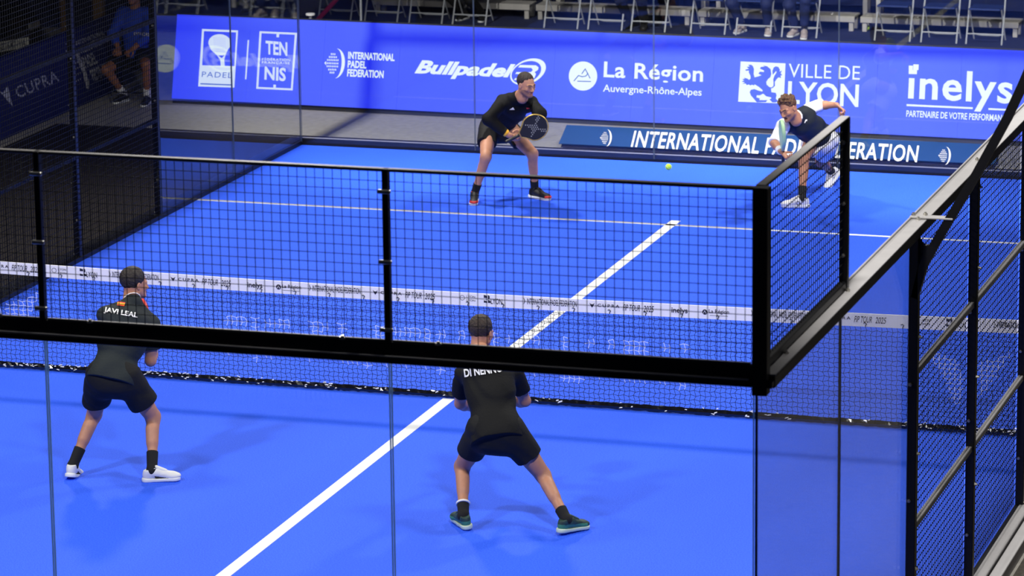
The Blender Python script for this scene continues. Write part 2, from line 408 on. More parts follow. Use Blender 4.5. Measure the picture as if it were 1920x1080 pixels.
def side_wall(s, label):
    rail_tone = 'grey' if s > 0 else 'black'  # right side takes the pale tone, light painted into its rail tops
    X = 5.0 * s
    w = empty('court_side_wall', (X, 0, 0), label, 'fence', GR)
    def bx(name, x0, x1, y0, y1, z0, z1, m, bev=0.004):
        b = MB(); xa, xb = sorted((X + s * x0, X + s * x1)); b.bbox((xa, y0, z0), (xb, y1, z1), bev); return b.obj(name, M[m], w)
    c = X if s > 0 else X - 0.012
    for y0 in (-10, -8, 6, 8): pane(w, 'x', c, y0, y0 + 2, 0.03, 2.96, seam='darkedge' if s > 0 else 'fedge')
    # base plinth: grey upper face with a groove, dark side
    for y0, y1 in ((-10.2, 0), (0, 10.2)):
        bx('base_rail', 0.03, 0.115, y0, y1, -0.05, 0.05, rail_tone); bx('base_rail', 0.125, 0.21, y0, y1, -0.06, 0.035, rail_tone)
        bx('base_sill', -0.005, 0.028, y0, y1, -0.05, 0.045, 'black')
    # top glass rail of the corner and the mesh section: black body, light on its top face painted as a pale plate
    for y0, y1 in ((-10.0, -0.7), (0.7, 10.0)):
        bx('top_rail', 0.014, 0.105, y0, y1, 2.925, 2.99, 'black'); bx('rail_top_face', 0.012, 0.108, y0, y1, 2.99, 3.0, rail_tone, 0.002)
        bx('rail_top_strip', 0.0, 0.012, y0, y1, 2.95, 3.012, rail_tone, 0.002)
    for y0, y1 in ((-5.97, -0.03), (0.03, 5.97)):
        a0, a1 = (y0, -0.03) if y0 < 0 else (0.03, y1)
        for z in (1.0, 2.0): bx('mid_rail', 0.004, 0.044, a0, a1, z - 0.02, z + 0.02, rail_tone)
        for k in range(3):
            q0 = a0 + (a1 - a0) * k / 3; q1 = a0 + (a1 - a0) * (k + 1) / 3
            wire_panel('wire_mesh', w, 'x', X - s * 0.006 - 0.003, q0, q1, 0.05, 2.93)
    for y in (-6, -4, -2, 0, 2, 4, 6):
        p = bx('post', 0.0, 0.06, y - 0.03, y + 0.03, -0.06, 2.93, 'black')
        for z in (0.06, 0.75, 1.5, 2.25, 2.8): bolt(w, (X + s * 0.06, y, z), (s, 0, 0))
        for z in (0.4, 1.2, 1.95): bolt(w, (X + s * 0.02, y - 0.03, z), (0, -1, 0), 0.011)
    # raised mesh panels in the corners (3-4 m)
    for e in (-1, 1):
        y0, y1 = (-10, -8) if e < 0 else (8, 10)
        wire_panel('wire_mesh', w, 'x', X + s * 0.02, y0, y1, 3.05, 3.97)
        yend = -8 if e < 0 else 8
        bx('mesh_frame', 0.0, 0.045, y0, y1, 3.005, 3.05, 'black'); bx('mesh_frame', 0.01, 0.045, y0, y1, 3.975, 3.99, 'black')
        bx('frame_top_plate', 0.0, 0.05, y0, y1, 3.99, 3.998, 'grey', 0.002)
        bx('mesh_post', 0.0, 0.05, yend - 0.025, yend + 0.025, 3.0, 3.99, 'black')
        for z in (3.2, 3.5, 3.85): bolt(w, (X + s * 0.025, yend - 0.025, z), (0, -1, 0), 0.012)
    for y in (-9.55, -8.05, -6.05, -4.1): bolt(w, (X + s * 0.06, y, 3.0), (0, 0, 1), 0.014)
    for e in (-1, 1):                        # outward leaning lamp strut with gusset and clamp
        y = 6.0 * e; st = MB()
        sp_ = [(.035, 2.50), (.085, 2.70), (.165, 2.86), (.226, 2.97), (.41, 3.30), (.59, 3.65), (.685, 3.87), (1.05, 4.8)]
        w2 = [.022, .026, .028, .028, .028, .028, .028, .028]; lf_, rt_ = [], []
        for i, (a, z) in enumerate(sp_):
            q0, q1 = np.array(sp_[max(i - 1, 0)]), np.array(sp_[min(i + 1, len(sp_) - 1)]); d = (q1 - q0) / np.linalg.norm(q1 - q0)
            lf_.append((a - d[1] * w2[i], z + d[0] * w2[i])); rt_.append((a + d[1] * w2[i], z - d[0] * w2[i]))
        for i in range(len(sp_) - 1):
            st.prism([(X + s * a, y - 0.03, z) for a, z in (lf_[i], rt_[i], rt_[i + 1], lf_[i + 1])], (0, 0.06, 0))
        st.obj('lamp_strut', M['black'], w)
        g = MB()
        pts = [(0.05, 2.48), (0.062, 2.53), (0.125, 2.74), (0.175, 2.86), (0.165, 2.90)] + [(0.108 + 0.048 * math.cos(t), 2.89 + 0.055 * math.sin(t)) for t in np.linspace(-.1, -math.pi, 9)] + [(0.05, 2.93)]
        g.prism([(X + s * a, y - 0.02, z) for a, z in pts], (0, 0.04, 0)); g.obj('gusset_plate', M['black'], w)
        cl = MB(); cl.bbox((min(X, X + s * 0.27), y - 0.035, 3.004), (max(X, X + s * 0.27), y + 0.035, 3.016), 0.003); cl.obj('strut_clamp', M['grey'], w)
        bolt(w, (X + s * 0.02, y - 0.0, 3.016), (0, 0, 1), 0.016); bolt(w, (X + s * 0.09, y + 0.02, 3.016), (0, 0, 1), 0.014)
    return w
side_wall(1, 'right side wall of the court, black posts and mesh with pale rail on top')
side_wall(-1, 'left side wall of the court, dark mesh seen beyond the net')
def end_wall(e, label):
    Y = 10.0 * e
    w = empty('court_end_wall', (0, Y, 0), label, 'fence', GR)
    c = Y - 0.012 if e < 0 else Y
    def bx(name, x0, x1, y0, y1, z0, z1, m, bev=0.004):
        b = MB(); ya, yb = sorted((Y + e * y0, Y + e * y1)); b.bbox((x0, ya, z0), (x1, yb, z1), bev); return b.obj(name, M[m], w)
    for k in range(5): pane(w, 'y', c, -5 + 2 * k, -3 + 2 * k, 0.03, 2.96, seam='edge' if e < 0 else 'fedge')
    bx('base_rail', -5.0, 5.0, 0.016, 0.10, -0.05, 0.075, 'black'); bx('base_rail', -5.0, 5.0, 0.11, 0.22, -0.06, 0.05, 'black')
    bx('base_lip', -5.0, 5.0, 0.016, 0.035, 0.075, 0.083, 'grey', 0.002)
    bx('top_rail', -5.0, 5.105, 0.014, 0.07, 2.94, 2.975, 'black'); bx('rail_top_strip', -5.0, 4.98, 0.044, 0.068, 2.975, 2.981, 'grey', 0.002)  # thin pale strip paints the light caught on the black rail's top
    for k in range(5):
        x0 = -5 + 2 * k; x1 = x0 + 2
        wire_panel('wire_mesh', w, 'y', Y - (0.02 if e < 0 else -0.02), x0, x1, 3.06, 3.97, r=0.0017)
        bx('mesh_frame', x0, x1, 0.0, 0.04, 2.965, 3.05, 'black'); bx('mesh_frame', x0, x1, 0.0, 0.03, 3.972, 3.985, 'dimrail', 0.002)
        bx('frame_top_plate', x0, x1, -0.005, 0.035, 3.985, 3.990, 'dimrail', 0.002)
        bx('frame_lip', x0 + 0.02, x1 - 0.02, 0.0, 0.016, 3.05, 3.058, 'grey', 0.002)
        if k: bx('mesh_post', x0 - 0.017, x0 + 0.017, 0.0, 0.045, 2.985, 3.99, 'black')
        if e < 0 and k in (3, 4, 2):
            for z in (3.12, 3.49, 3.87):
                b = MB(); b.bbox((x0 - 0.036, Y - 0.064, z - 0.011), (x0 + 0.036, Y - 0.045, z + 0.011), 0.004); cl = b.obj('mesh_clip', M['chrome'], w)
            for dx in (-0.26, 0.28): bolt(w, (x0 + dx, Y - 0.03, 3.05), (0, 0, 1), 0.018)
    for s in (-1, 1):
        b = MB(); xa, xb = sorted((5.0 * s - s * 0.0, 5.0 * s + s * 0.08)); ya, yb = sorted((Y, Y + e * 0.08)); b.bbox((xa, ya, 2.9), (xb, yb, 3.995), 0.004); b.obj('corner_post', M['black'], w)
    return w
end_wall(-1, 'near end wall of the court, glass below a black beam and square wire mesh')
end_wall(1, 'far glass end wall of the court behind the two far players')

# ================================================================== NET
net = empty('padel_net', (0, 0, 0), 'black padel net with white printed tape across the middle of the court', 'net')
def ztop(x): return 0.892 + 0.05 * (abs(x) / 5.0) ** 2
# tape
b = MB(); N = 60
for i in range(N):
    x0 = -4.95 + 9.9 * i / N; x1 = -4.95 + 9.9 * (i + 1) / N
    for yy, sg in ((-0.006, 1), (0.006, -1)):
        q = [(x0, yy, ztop(x0) - 0.105), (x1, yy, ztop(x1) - 0.105), (x1, yy, ztop(x1)), (x0, yy, ztop(x0))]
        b.add(q if sg > 0 else q[::-1], [(0, 1, 2, 3)])
    b.add([(x0, -0.006, ztop(x0)), (x1, -0.006, ztop(x1)), (x1, 0.006, ztop(x1)), (x0, 0.006, ztop(x0))], [(0, 1, 2, 3)])
b.obj('net_tape', M['tape'], net)
# cords
CW = 0.042; cells = set()
def pxx(u): return (u - 843.6) / 218.6
top_runs = [(420,460),(471,482),(497,516),(521,542),(583,601),(605,620),(637,648),(705,719),(741,766),(766,790),(798,808),(823,839),(862,872),(926,934),(950,960),(998,1011),(1052,1064),(1098,1110),(1139,1149),(1167,1206),(1235,1248),(1270,1282)]
bot_runs = [(415,424),(473,481),(495,506),(576,586),(635,676),(684,696),(724,737),(755,767),(795,806),(822,832),(862,872),(955,965),(998,1008),(1049,1089),(1115,1123),(1167,1206),(1230,1240),(1266,1279)]
white_seg = []
for k, (a, c_) in enumerate(top_runs): white_seg.append((pxx(a), pxx(c_), 0.50 - (0.03 if k % 3 == 1 else 0), 0.575 - (0.02 if k % 3 == 2 else 0)))
for k, (a, c_) in enumerate(bot_runs): white_seg.append((pxx(a), pxx(c_), 0.235 - (0.03 if k % 4 == 1 else 0), 0.315 - (0.03 if k % 2 else 0)))
emb = [[(3.95,.66),(4.18,.58),(4.24,.44),(4.19,.22),(4.13,.27),(4.10,.42),(4.02,.52)], [(4.60,.68),(4.44,.60),(4.27,.56),(4.27,.46),(4.37,.44),(4.36,.36),(4.29,.24),(4.27,.20),(4.40,.34),(4.50,.50)]]
emb += [[(x - 8.25 + 0.05, z) for x, z in l] for l in emb]
def inpoly(x, z, l):
    c_ = False; j = len(l) - 1
    for i in range(len(l)):
        if (l[i][1] > z) != (l[j][1] > z) and x < (l[j][0] - l[i][0]) * (z - l[i][1]) / (l[j][1] - l[i][1]) + l[i][0]: c_ = not c_
        j = i
    return c_
def is_white(x, z):
    for a, c_, z0, z1 in white_seg:
        if a - 0.005 <= x <= c_ + 0.005 and z0 <= z <= z1: return True
    return any(inpoly(x, z, l) for l in emb)
nc = int(9.9 / CW); nr = 20
def node(i, j):
    x = -4.95 + i * CW; f = j / nr; zt = ztop(x) - 0.1
    x2 = x + (0.006 if j % 2 else -0.006) + 0.002 * math.sin(i * 1.7 + j * 2.3); z = 0.045 + (zt - 0.045) * f + 0.0055 * (1 if (i + j) % 2 else -1)
    y = 0.012 * math.sin(x * 1.3) * math.sin(f * 3.1)
    return (x2, y, z)
nb = [MB(), MB()]
def cord(a, c_):
    w = is_white((a[0] + c_[0]) / 2, (a[2] + c_[2]) / 2); r = 0.0027 if w else 0.0019
    d = np.array(c_) - np.array(a); d /= np.linalg.norm(d); u = np.array([-d[2], 0, d[0]]) * r; v = np.array([0, r, 0])
    a = np.array(a); c2 = np.array(c_); k = [-v - u * .6, v - u * .6 + 0 * v, u]
    k = [u - v, -u - v, np.array([0, r, 0])]
    nb[1 if w else 0].add([a + q for q in k] + [c2 + q for q in k], [(0, 1, 4, 3), (1, 2, 5, 4), (2, 0, 3, 5)])
for i in range(nc + 1):
    for j in range(nr + 1):
        if j < nr: cord(node(i, j), node(i, j + 1))
        if i < nc: cord(node(i, j), node(i + 1, j))
o = nb[0].obj('net_mesh', M['netk'], net); o['kind'] = 'stuff'
o = nb[1].obj('net_print', M['netw'], net); o['kind'] = 'stuff'; o['label'] = 'white lettering sprayed on the black net cords'
# bottom band of black film with crinkled highlights
b = MB(); prev = None
for i in range(401):
    x = -4.95 + 9.9 * i / 400
    ring = []
    for k in range(6):
        t = 2 * math.pi * k / 6; rr = 0.024 + 0.007 * rng.rand(); ring.append((x, 0.7 * rr * math.cos(t), 0.03 + rr * math.sin(t)))
    s0 = b.n; b.add(ring, [])
    if prev is not None: b.f += [(prev + k, prev + (k + 1) % 6, s0 + (k + 1) % 6, s0 + k) for k in range(6)]; b.mi += [0] * 6
    prev = s0
M['film'] = mat('black_crinkled_film', (0.006, 0.006, 0.008), 0.12, spec=0.9)
b.obj('net_bottom_band', M['film'], net)
b = MB()  # small white quads standing in for glints on the crumpled film
for i in range(330):
    x = -4.9 + 9.8 * rng.rand(); dens = .9 if x < -1.8 or x > 3.7 else (.5 if x < 0 else .22)
    if rng.rand() > dens: continue
    z = .02 + .05 * rng.rand(); w_ = .006 + .014 * rng.rand(); h_ = .003 + .007 * rng.rand(); a_ = rng.rand() - .5
    b.add([(x - w_, -.031, z - a_ * w_), (x + w_, -.033, z + a_ * w_), (x + w_, -.030, z + h_ + a_ * w_), (x - w_ * .4, -.029, z + h_)], [(0, 1, 2, 3)])
o = b.obj('film_glints', M['white'], net); o['kind'] = 'stuff'; o['label'] = 'scraps of white tape on the bottom band'
for s in (-1, 1):
    b = MB(); xa, xb = sorted((4.95 * s, 5.0 * s)); b.bbox((xa, -0.04, 0), (xb, 0.04, 0.98)); b.obj('net_post', M['black'], net)
# tape print
sh = Sheet((0, -0.006, 0.85), (1, 0, 0), (0, 0, 1), 0.002)
def tpx(x, dz):  # pixel of a point on tape
    return tuple(proj((x, -0.006, ztop(x) - 0.0525 + dz)))
def ttext(body, u0, u1, h, bold=0.0, dz=0.0, it=0.0, mi=0, sp=1.0):
    h = h * 1.18; bold = bold + 0.008
    x0, x1 = pxx(u0), pxx(u1); a = tpx(x0, -h / 2 + dz); c_ = tpx(x1, -h / 2 + dz); d = tpx(x0 + it * h, h / 2 + dz)
    q_ = Sheet(sh.o, (1, 0, 0), (0, 0, 1), 0.002); q_.text(body, a, c_, d, bold, mi, spacing=sp); q_.done('tape_lettering', M['ink'], net)
period = 392.0
for k, o_ in enumerate((-1165.0, -790.0, -402.0, 0.0, 412.0, 835.0)):
    if not (-260 < 1180 + o_ < 2100): continue
    g = lambda u: u + o_
    if -250 < g(985): ttext('INTERNATIONAL PADEL FEDERATION', g(990), g(1081), 0.042, 0.0, 0.012)
    sh.line([tpx(pxx(g(984)), -0.01), tpx(pxx(g(986)), 0.012), tpx(pxx(g(984)), 0.035)], 1.2)
    ttext('CUPRA', g(1119), g(1159), 0.022, 0.01, 0.012, sp=1.4)
    c0 = pxx(g(1109)); sh.poly([[tpx(c0 - .022, .03), tpx(c0 - .008, .018), tpx(c0 + .008, .018), tpx(c0 + .022, .03), tpx(c0 + .012, .006), tpx(c0, -.01), tpx(c0 - .012, .006)]])
    ttext('FIP TOUR', g(1165), g(1196), 0.044, 0.0, 0.006, 0.15); ttext('2025', g(1202), g(1220), 0.044, 0.0, 0.004, 0.15)
    if k % 2 == 0 or k == 5: continue
    ttext('inelys', g(1253), g(1282), 0.050, 0.012, 0.0)
    c0 = pxx(g(1313)); sh.poly([[tpx(c0 + .022 * math.cos(t), .022 * math.sin(t) + .003) for t in np.linspace(0, 2 * math.pi, 14)[:-1]]])
    sh.line([tpx(c0 - .011, -.006), tpx(c0 - .002, .013), tpx(c0 + .010, -.006)], 1.1, 1, 1.6)
    ttext('La Région', g(1320), g(1356), 0.034, 0.005, 0.008)
    sh.line([tpx(pxx(g(1322)), -.022), tpx(pxx(g(1354)), -.022)], .7)
# two partner groups
for g0 in (85, 870, 1685):
    c0 = pxx(g0); sh.line([tpx(c0 + .02 * math.cos(t), .02 * math.sin(t) + .01) for t in np.linspace(0, 2 * math.pi, 10)], .8)
    ttext('LYON', g0 + 8, g0 + 24, 0.016, 0.0, .022); ttext('LYON', g0 + 8, g0 + 24, 0.014, 0.0, -.008)
for g0 in (136, 910, 1737):
    for (a, c_, d, e_) in ((0, .03, .02, .045), (.035, .05, .012, .045), (0, .028, -.02, 0), (.035, .058, -.02, .005)): 
        x0 = pxx(g0); sh.poly([[tpx(x0 + a, d), tpx(x0 + c_, d), tpx(x0 + c_, e_ - .008), tpx(x0 + a, e_)]])
    ttext('LYON', g0 + 13, g0 + 34, 0.040, 0.0, -0.004)

sh.mb.obj('tape_emblems', [M['ink'], M['tape']], net)['kind'] = 'stuff'
b = MB()
for i in range(30):                                   # lacing loops under the tape
    x = -4.9 + i * 0.298; z = ztop(x) - 0.088
    b.tube([(x - .012, -.012, z + .012), (x, -.014, z + .018), (x + .012, -.012, z + .008), (x + .003, -.012, z - .006), (x + .002, -.01, z - .02)], 0.0035, 4)
o = b.obj('lacing', M['netk'], net); o['kind'] = 'stuff'

# ================================================================== LED BOARD
A0 = np.array([-7.49, 12.345, 0.0]); A1 = np.array([5.6, 12.02, 0.0]); TO = np.array([0.0, 0.25, 0.955])
ex = (A1 - A0) / np.linalg.norm(A1 - A0); wid = np.linalg.norm(A1 - A0); ez = TO / np.linalg.norm(TO)
nn = np.cross(ex, ez)
led = empty('led_board', (A0 + A1) / 2, 'long glowing blue led advertising board behind the far glass wall', 'advertising board')
b = MB(); f0 = A0 + (0, 0, -0.055)
b.prism([f0 - nn * 0.02 , f0 + ex * wid - nn * 0.02, f0 + ex * wid - nn * 0.02 + TO * 1.075 , f0 - nn * 0.02 + TO * 1.075], -nn * 0.09)
b.obj('board_cabinet', M['black'], led)
k = 14; cab = wid / k
for i in range(k):                                    # screen modules side by side
    p = A0 + ex * cab * i
    b = MB(); g = 0.0008
    b.prism([p + ex * g, p + ex * (cab - g), p + ex * (cab - g) + TO, p + ex * g + TO], -nn * 0.02); b.obj('screen_module', M['led'], led)
for i in range(0, k + 1, 2):
    p = A0 + ex * cab * i - nn * 0.11 + (0, 0, -0.06); b = MB(); b.tube([p + TO * 0.9, p + (0, 0.6, 0.02)], 0.018, 6); b.tube([p + (0, 0.6, 0.02), p + (0, 0, 0.02)], 0.018, 6); b.obj('rear_brace', M['black'], led)
S = lambda: Sheet(A0, ex, ez, 0.004)
ca = Q(290, 20, 4.8)
s1 = S()
fr = ca((428, 165), (752, 178), (718, 693), (393, 682)); inn = ca((445, 184), (735, 196), (718, 500), (428, 492))
s1.poly([fr, inn])
s1.poly([ca(*([(585 + 100 * math.cos(t) * (1 - .10 * math.sin(t)), 300 + (88 if math.sin(t) < 0 else 100) * math.sin(t)) for t in np.linspace(-math.pi, .25, 22)] + [(662, 350), (640, 395), (628, 440), (632, 500), (596, 498), (592, 445), (560, 400), (510, 355)]))], 0)
for r_ in range(9):
    for c_ in range(8 - (r_ > 6) * 2): s1.poly([ca(*ell(535 + 14 * c_ + (14 if r_ > 6 else 0) + r_ * 1.0, 243 + 15.5 * r_ + c_, 2.6, 2.6, 5))], 1, 1.8)
s1.poly([ca((575, 405), (630, 402), (606, 428))], 1, 1.8)
s1.text('PADEL', *ca((425, 597), (697, 607), (430, 548)), bold=0.0, mi=2, lift=1.8, spacing=1.15); s1.poly([ca((413, 653), (700, 664), (699, 675), (413, 664))], 2, 1.8)
s1.done('padel_logo', [M['ledw'], M['led'], M['ledb']], led, 'white framed racket logo reading PADEL')
s1 = S(); s1.poly([ca((838, 265), (851, 265), (827, 618), (814, 618))]); s1.done('divider_bar', M['ledw'], led, 'thin white upright bar')
s1 = S(); s1.poly([ca((945, 185), (1283, 200), (1243, 718), (915, 703)), ca((963, 203), (1262, 217), (1227, 700), (934, 687))])
s1.poly([ca((1098, 205), (1122, 206), (1120, 240), (1097, 239))]); s1.poly([ca((1070, 666), (1093, 667), (1091, 700), (1069, 699))])
s1.text('TEN', *ca((1000, 392), (1195, 408), (1000, 270)), bold=0.03); s1.text('NIS', *ca((988, 622), (1180, 638), (992, 500)), bold=0.03)
s1.text('FÉDÉRATION', *ca((968, 448), (1220, 456), (970, 420)), bold=0.01, spacing=1.2); s1.text('FRANÇAISE', *ca((965, 480), (1217, 488), (966, 455)), bold=0.01, spacing=1.2)
s1.done('tennis_logo', M['ledw'], led, 'white framed lettering TEN NIS')
cb = Q(580, 70, 9.6); s1 = S(); gx, gy = cb((455, 470))[0]; globe(s1, gx, gy, 28, 0.03)
s1.text('INTERNATIONAL', *cb((698, 390), (1535, 432), (704, 256)), bold=0.035); s1.text('PADEL', *cb((690, 546), (1025, 563), (696, 415)), bold=0.035); s1.text('FEDERATION', *cb((680, 706), (1335, 738), (690, 568)), bold=0.035)
s1.done('federation_logo', M['ledw'], led, 'white dotted globe logo with INTERNATIONAL PADEL FEDERATION')
cc = Q(760, 80, 5.647); s1 = S()
s1.text('Bullpadel', *cc((72, 366), (1058, 410), (180, 186)), bold=0.045)
s1.poly([cc(*ell(1300, 308, 200, 126, 44, -0.42)), cc(*ell(1283, 314, 165, 108, 44, -0.42))])
s1.poly([cc((1215, 236), (1385, 240), (1412, 262), (1405, 290), (1370, 312), (1385, 330), (1370, 372), (1330, 400), (1150, 396), (1165, 376), (1300, 376), (1325, 352), (1310, 335), (1165, 332), (1178, 312), (1330, 312), (1352, 290), (1335, 268), (1195, 262))])
s1.done('bullpadel_logo', M['ledw'], led, 'white slanted lettering with an oval ring')
cdx = Q(960, 0, 3.0); s1 = S(); s1.poly([cdx(*ell(400, 428, 80, 82, 44))])
s1.line(cdx((350, 455), (375, 425), (395, 432), (417, 428), (428, 412)), 1.7, 1, 1.8); s1.line(cdx((394, 415), (413, 388), (440, 440)), 1.7, 1, 1.8); s1.line(cdx((370, 457), (444, 459)), 1.7, 1, 1.8)
s1.text('La Région', *cdx((514, 462), (1073, 489), (519, 346)), bold=0.02, spacing=1.04); s1.text('Auvergne-Rhône-Alpes', *cdx((511, 528), (1066, 552), (514, 475)), bold=0.012)
s1.done('region_logo', [M['ledw'], M['ledb']], led, 'white disc with a mountain and La Région lettering')
ce = Q(1360, 90, 6.75); s1 = S(); s1.poly([ce((195, 170), (763, 195), (740, 703), (163, 680))])
lion = [(255,275),(300,262),(270,240),(310,235),(290,215),(330,212),(352,232),(365,270),(360,330),(372,372),(420,360),(460,345),(420,325),(440,300),(490,305),(492,285),(440,262),(452,240),(500,235),(478,222),(530,232),(575,268),(583,330),(572,370),(540,395),(520,430),(525,465),(560,495),(590,500),(610,480),(612,440),(608,395),(625,350),(650,310),(645,290),(612,330),(600,340),(598,290),(612,250),(640,232),(672,240),(692,272),(690,300),(720,285),(702,320),(722,345),(700,350),(708,380),(675,372),(650,395),(628,430),(630,480),(600,508),(580,512),(585,560),(640,568),(650,600),(640,640),(668,672),(640,690),(598,690),(560,650),(585,640),(580,625),(520,612),(482,578),(465,585),(440,600),(400,598),(395,625),(440,640),(430,660),(500,662),(535,660),(515,685),(400,688),(360,640),(325,600),(310,560),(325,530),(370,520),(420,540),(470,552),(475,535),(430,495),(390,470),(372,462),(365,475),(340,465),(318,475),(300,462),(270,470),(262,450),(215,455),(250,438),(208,425),(240,412),(215,395),(250,390),(232,375),(280,388),(305,405),(322,385),(318,345),(300,315),(300,285),(262,290)]
s1.poly([ce(*lion)], 1, 1.8)
s1.text('VILLE DE', *ce((800, 370), (1702, 404), (806, 198)), bold=-0.002); s1.text('LYON', *ce((786, 706), (1683, 752), (798, 416)), bold=0.02)
s1.done('city_logo', [M['ledw'], M['led']], led, 'white square with a blue lion and VILLE DE LYON')
cf = Q(1660, 100, 6.75); s1 = S()
s1.text('ınelys', *cf((282, 692), (1602, 760), (306, 190)), bold=0.02, spacing=1.08)
s1.poly([cf((298, 155), (350, 157), (348, 210), (403, 213), (400, 265), (296, 262))]); s1.poly([cf((355, 139), (424, 142), (420, 213), (352, 210))])
s1.poly([cf((270, 643), (1108, 683), (1106, 707), (270, 668))]); s1.poly([cf((1305, 693), (1640, 709), (1640, 732), (1305, 716))])
s1.text('PARTENAIRE DE VOTRE PERFORMANCE', *cf((264, 804), (1565, 866), (269, 720)), bold=0.02)
s1.done('inelys_logo', M['ledw'], led, 'white lettering inelys with two small squares and a slogan')

# banner lying at the foot of the far wall
ban = empty('floor_banner', (0, 10.85, -0.045), 'blue banner reading INTERNATIONAL PADEL FEDERATION on the floor behind the far glass', 'banner')
B0 = gz(1045, 270); B1 = gz(1860, 313.5); B1[1] = B0[1] = 10.77; T_ = np.array([0, 0.31, 0.15])
bx_ = np.array([1.0, 0, 0]); bz_ = T_ / np.linalg.norm(T_); bn = np.cross(bx_, bz_)
B0[2] = B1[2] = 0.0
b = MB(); b.prism([B0 - bn * .004, B1 - bn * .004, B1 - bn * .004 + T_, B0 - bn * .004 + T_], -bn * 0.006)
b.obj('banner_face', M['banner'], ban)
b = MB(); b.prism([B0 + (0.02, 0.01, -0.046), B0 + (0.02, 0.30, -0.046), B0 + (0.02, 0.30, 0.135)], (B1[0] - B0[0] - 0.04, 0, 0)); b.obj('banner_wedge', M['mat'], ban)
s1 = Sheet(B0, bx_, bz_, 0.003); globe(s1, 1136, 259, 16, 0.05)
s1.done('banner_emblem', M['white'], ban, 'left white dotted globe emblem'); s1 = Sheet(B0, bx_, bz_, 0.003); globe(s1, 1771, 292.5, 17, 0.05); s1.done('banner_emblem', M['white'], ban, 'right white dotted globe emblem'); s1 = Sheet(B0, bx_, bz_, 0.003)
s1.text('INTERNATIONAL PADEL FEDERATION', (1182.5, 276), (1719, 305), (1190, 245), bold=0.016, spacing=1.06); s1.done('banner_lettering', M['white'], ban, 'white slanted capital lettering')

# banner along the left of the hall
lb = empty('side_banner', (-8.45, 11.3, -0.06), 'long navy banner with CUPRA lettering beyond the left mesh wall', 'banner')
b = MB(); b.bbox((-8.53, 6.5, -0.055), (-8.45, 13.15, 0.865), 0.005); b.obj('banner_face', M['navy'], lb)
for y in (6.7, 9.0, 11.2, 13.0):
    b = MB(); b.bbox((-8.95, y - .03, -0.06), (-8.53, y + .03, -0.03), .004); b.tube([(-8.54, y, .8), (-8.92, y, -.03)], .015, 6); b.obj('banner_stay', M['black'], lb)

s1 = Sheet((-8.45, 10, 0), (0, 1, 0), (0, 0, 1), 0.004); c4 = Q(0, 0, 4.5)
s1.text('CUPRA', *c4((150, 832), (500, 682), (118, 738)), bold=0.01, spacing=1.1)
s1.poly([c4((-10, 770), (25, 782), (62, 720), (78, 790), (104, 895), (60, 850), (30, 810))])
s1.text('INTERNATIONAL', *c4((665, 465), (915, 350), (632, 412)), bold=.02); s1.text('INTERNATIONAL', *c4((640, 385), (880, 290), (630, 350)), bold=.01)
s1.text('PADEL', *c4((722, 578), (828, 530), (682, 485)), bold=.02); s1.text('FEDERATION', *c4((790, 690), (972, 605), (750, 595)), bold=.02)
s1.poly([c4((548, 368), (570, 365), (650, 440), (710, 560), (748, 690), (745, 750), (728, 745), (690, 600), (640, 480), (590, 410))])
for r_ in range(7):
    for q_ in range(6 - abs(3 - r_)): s1.poly([c4(*ell(575 + q_ * 18 + r_ * 14 - 6 * (6 - abs(3 - r_)), 430 + r_ * 42 - q_ * 8, 5, 9, 6))])
s1.done('banner_lettering', M['dim'], lb, 'white lettering and emblem on navy')
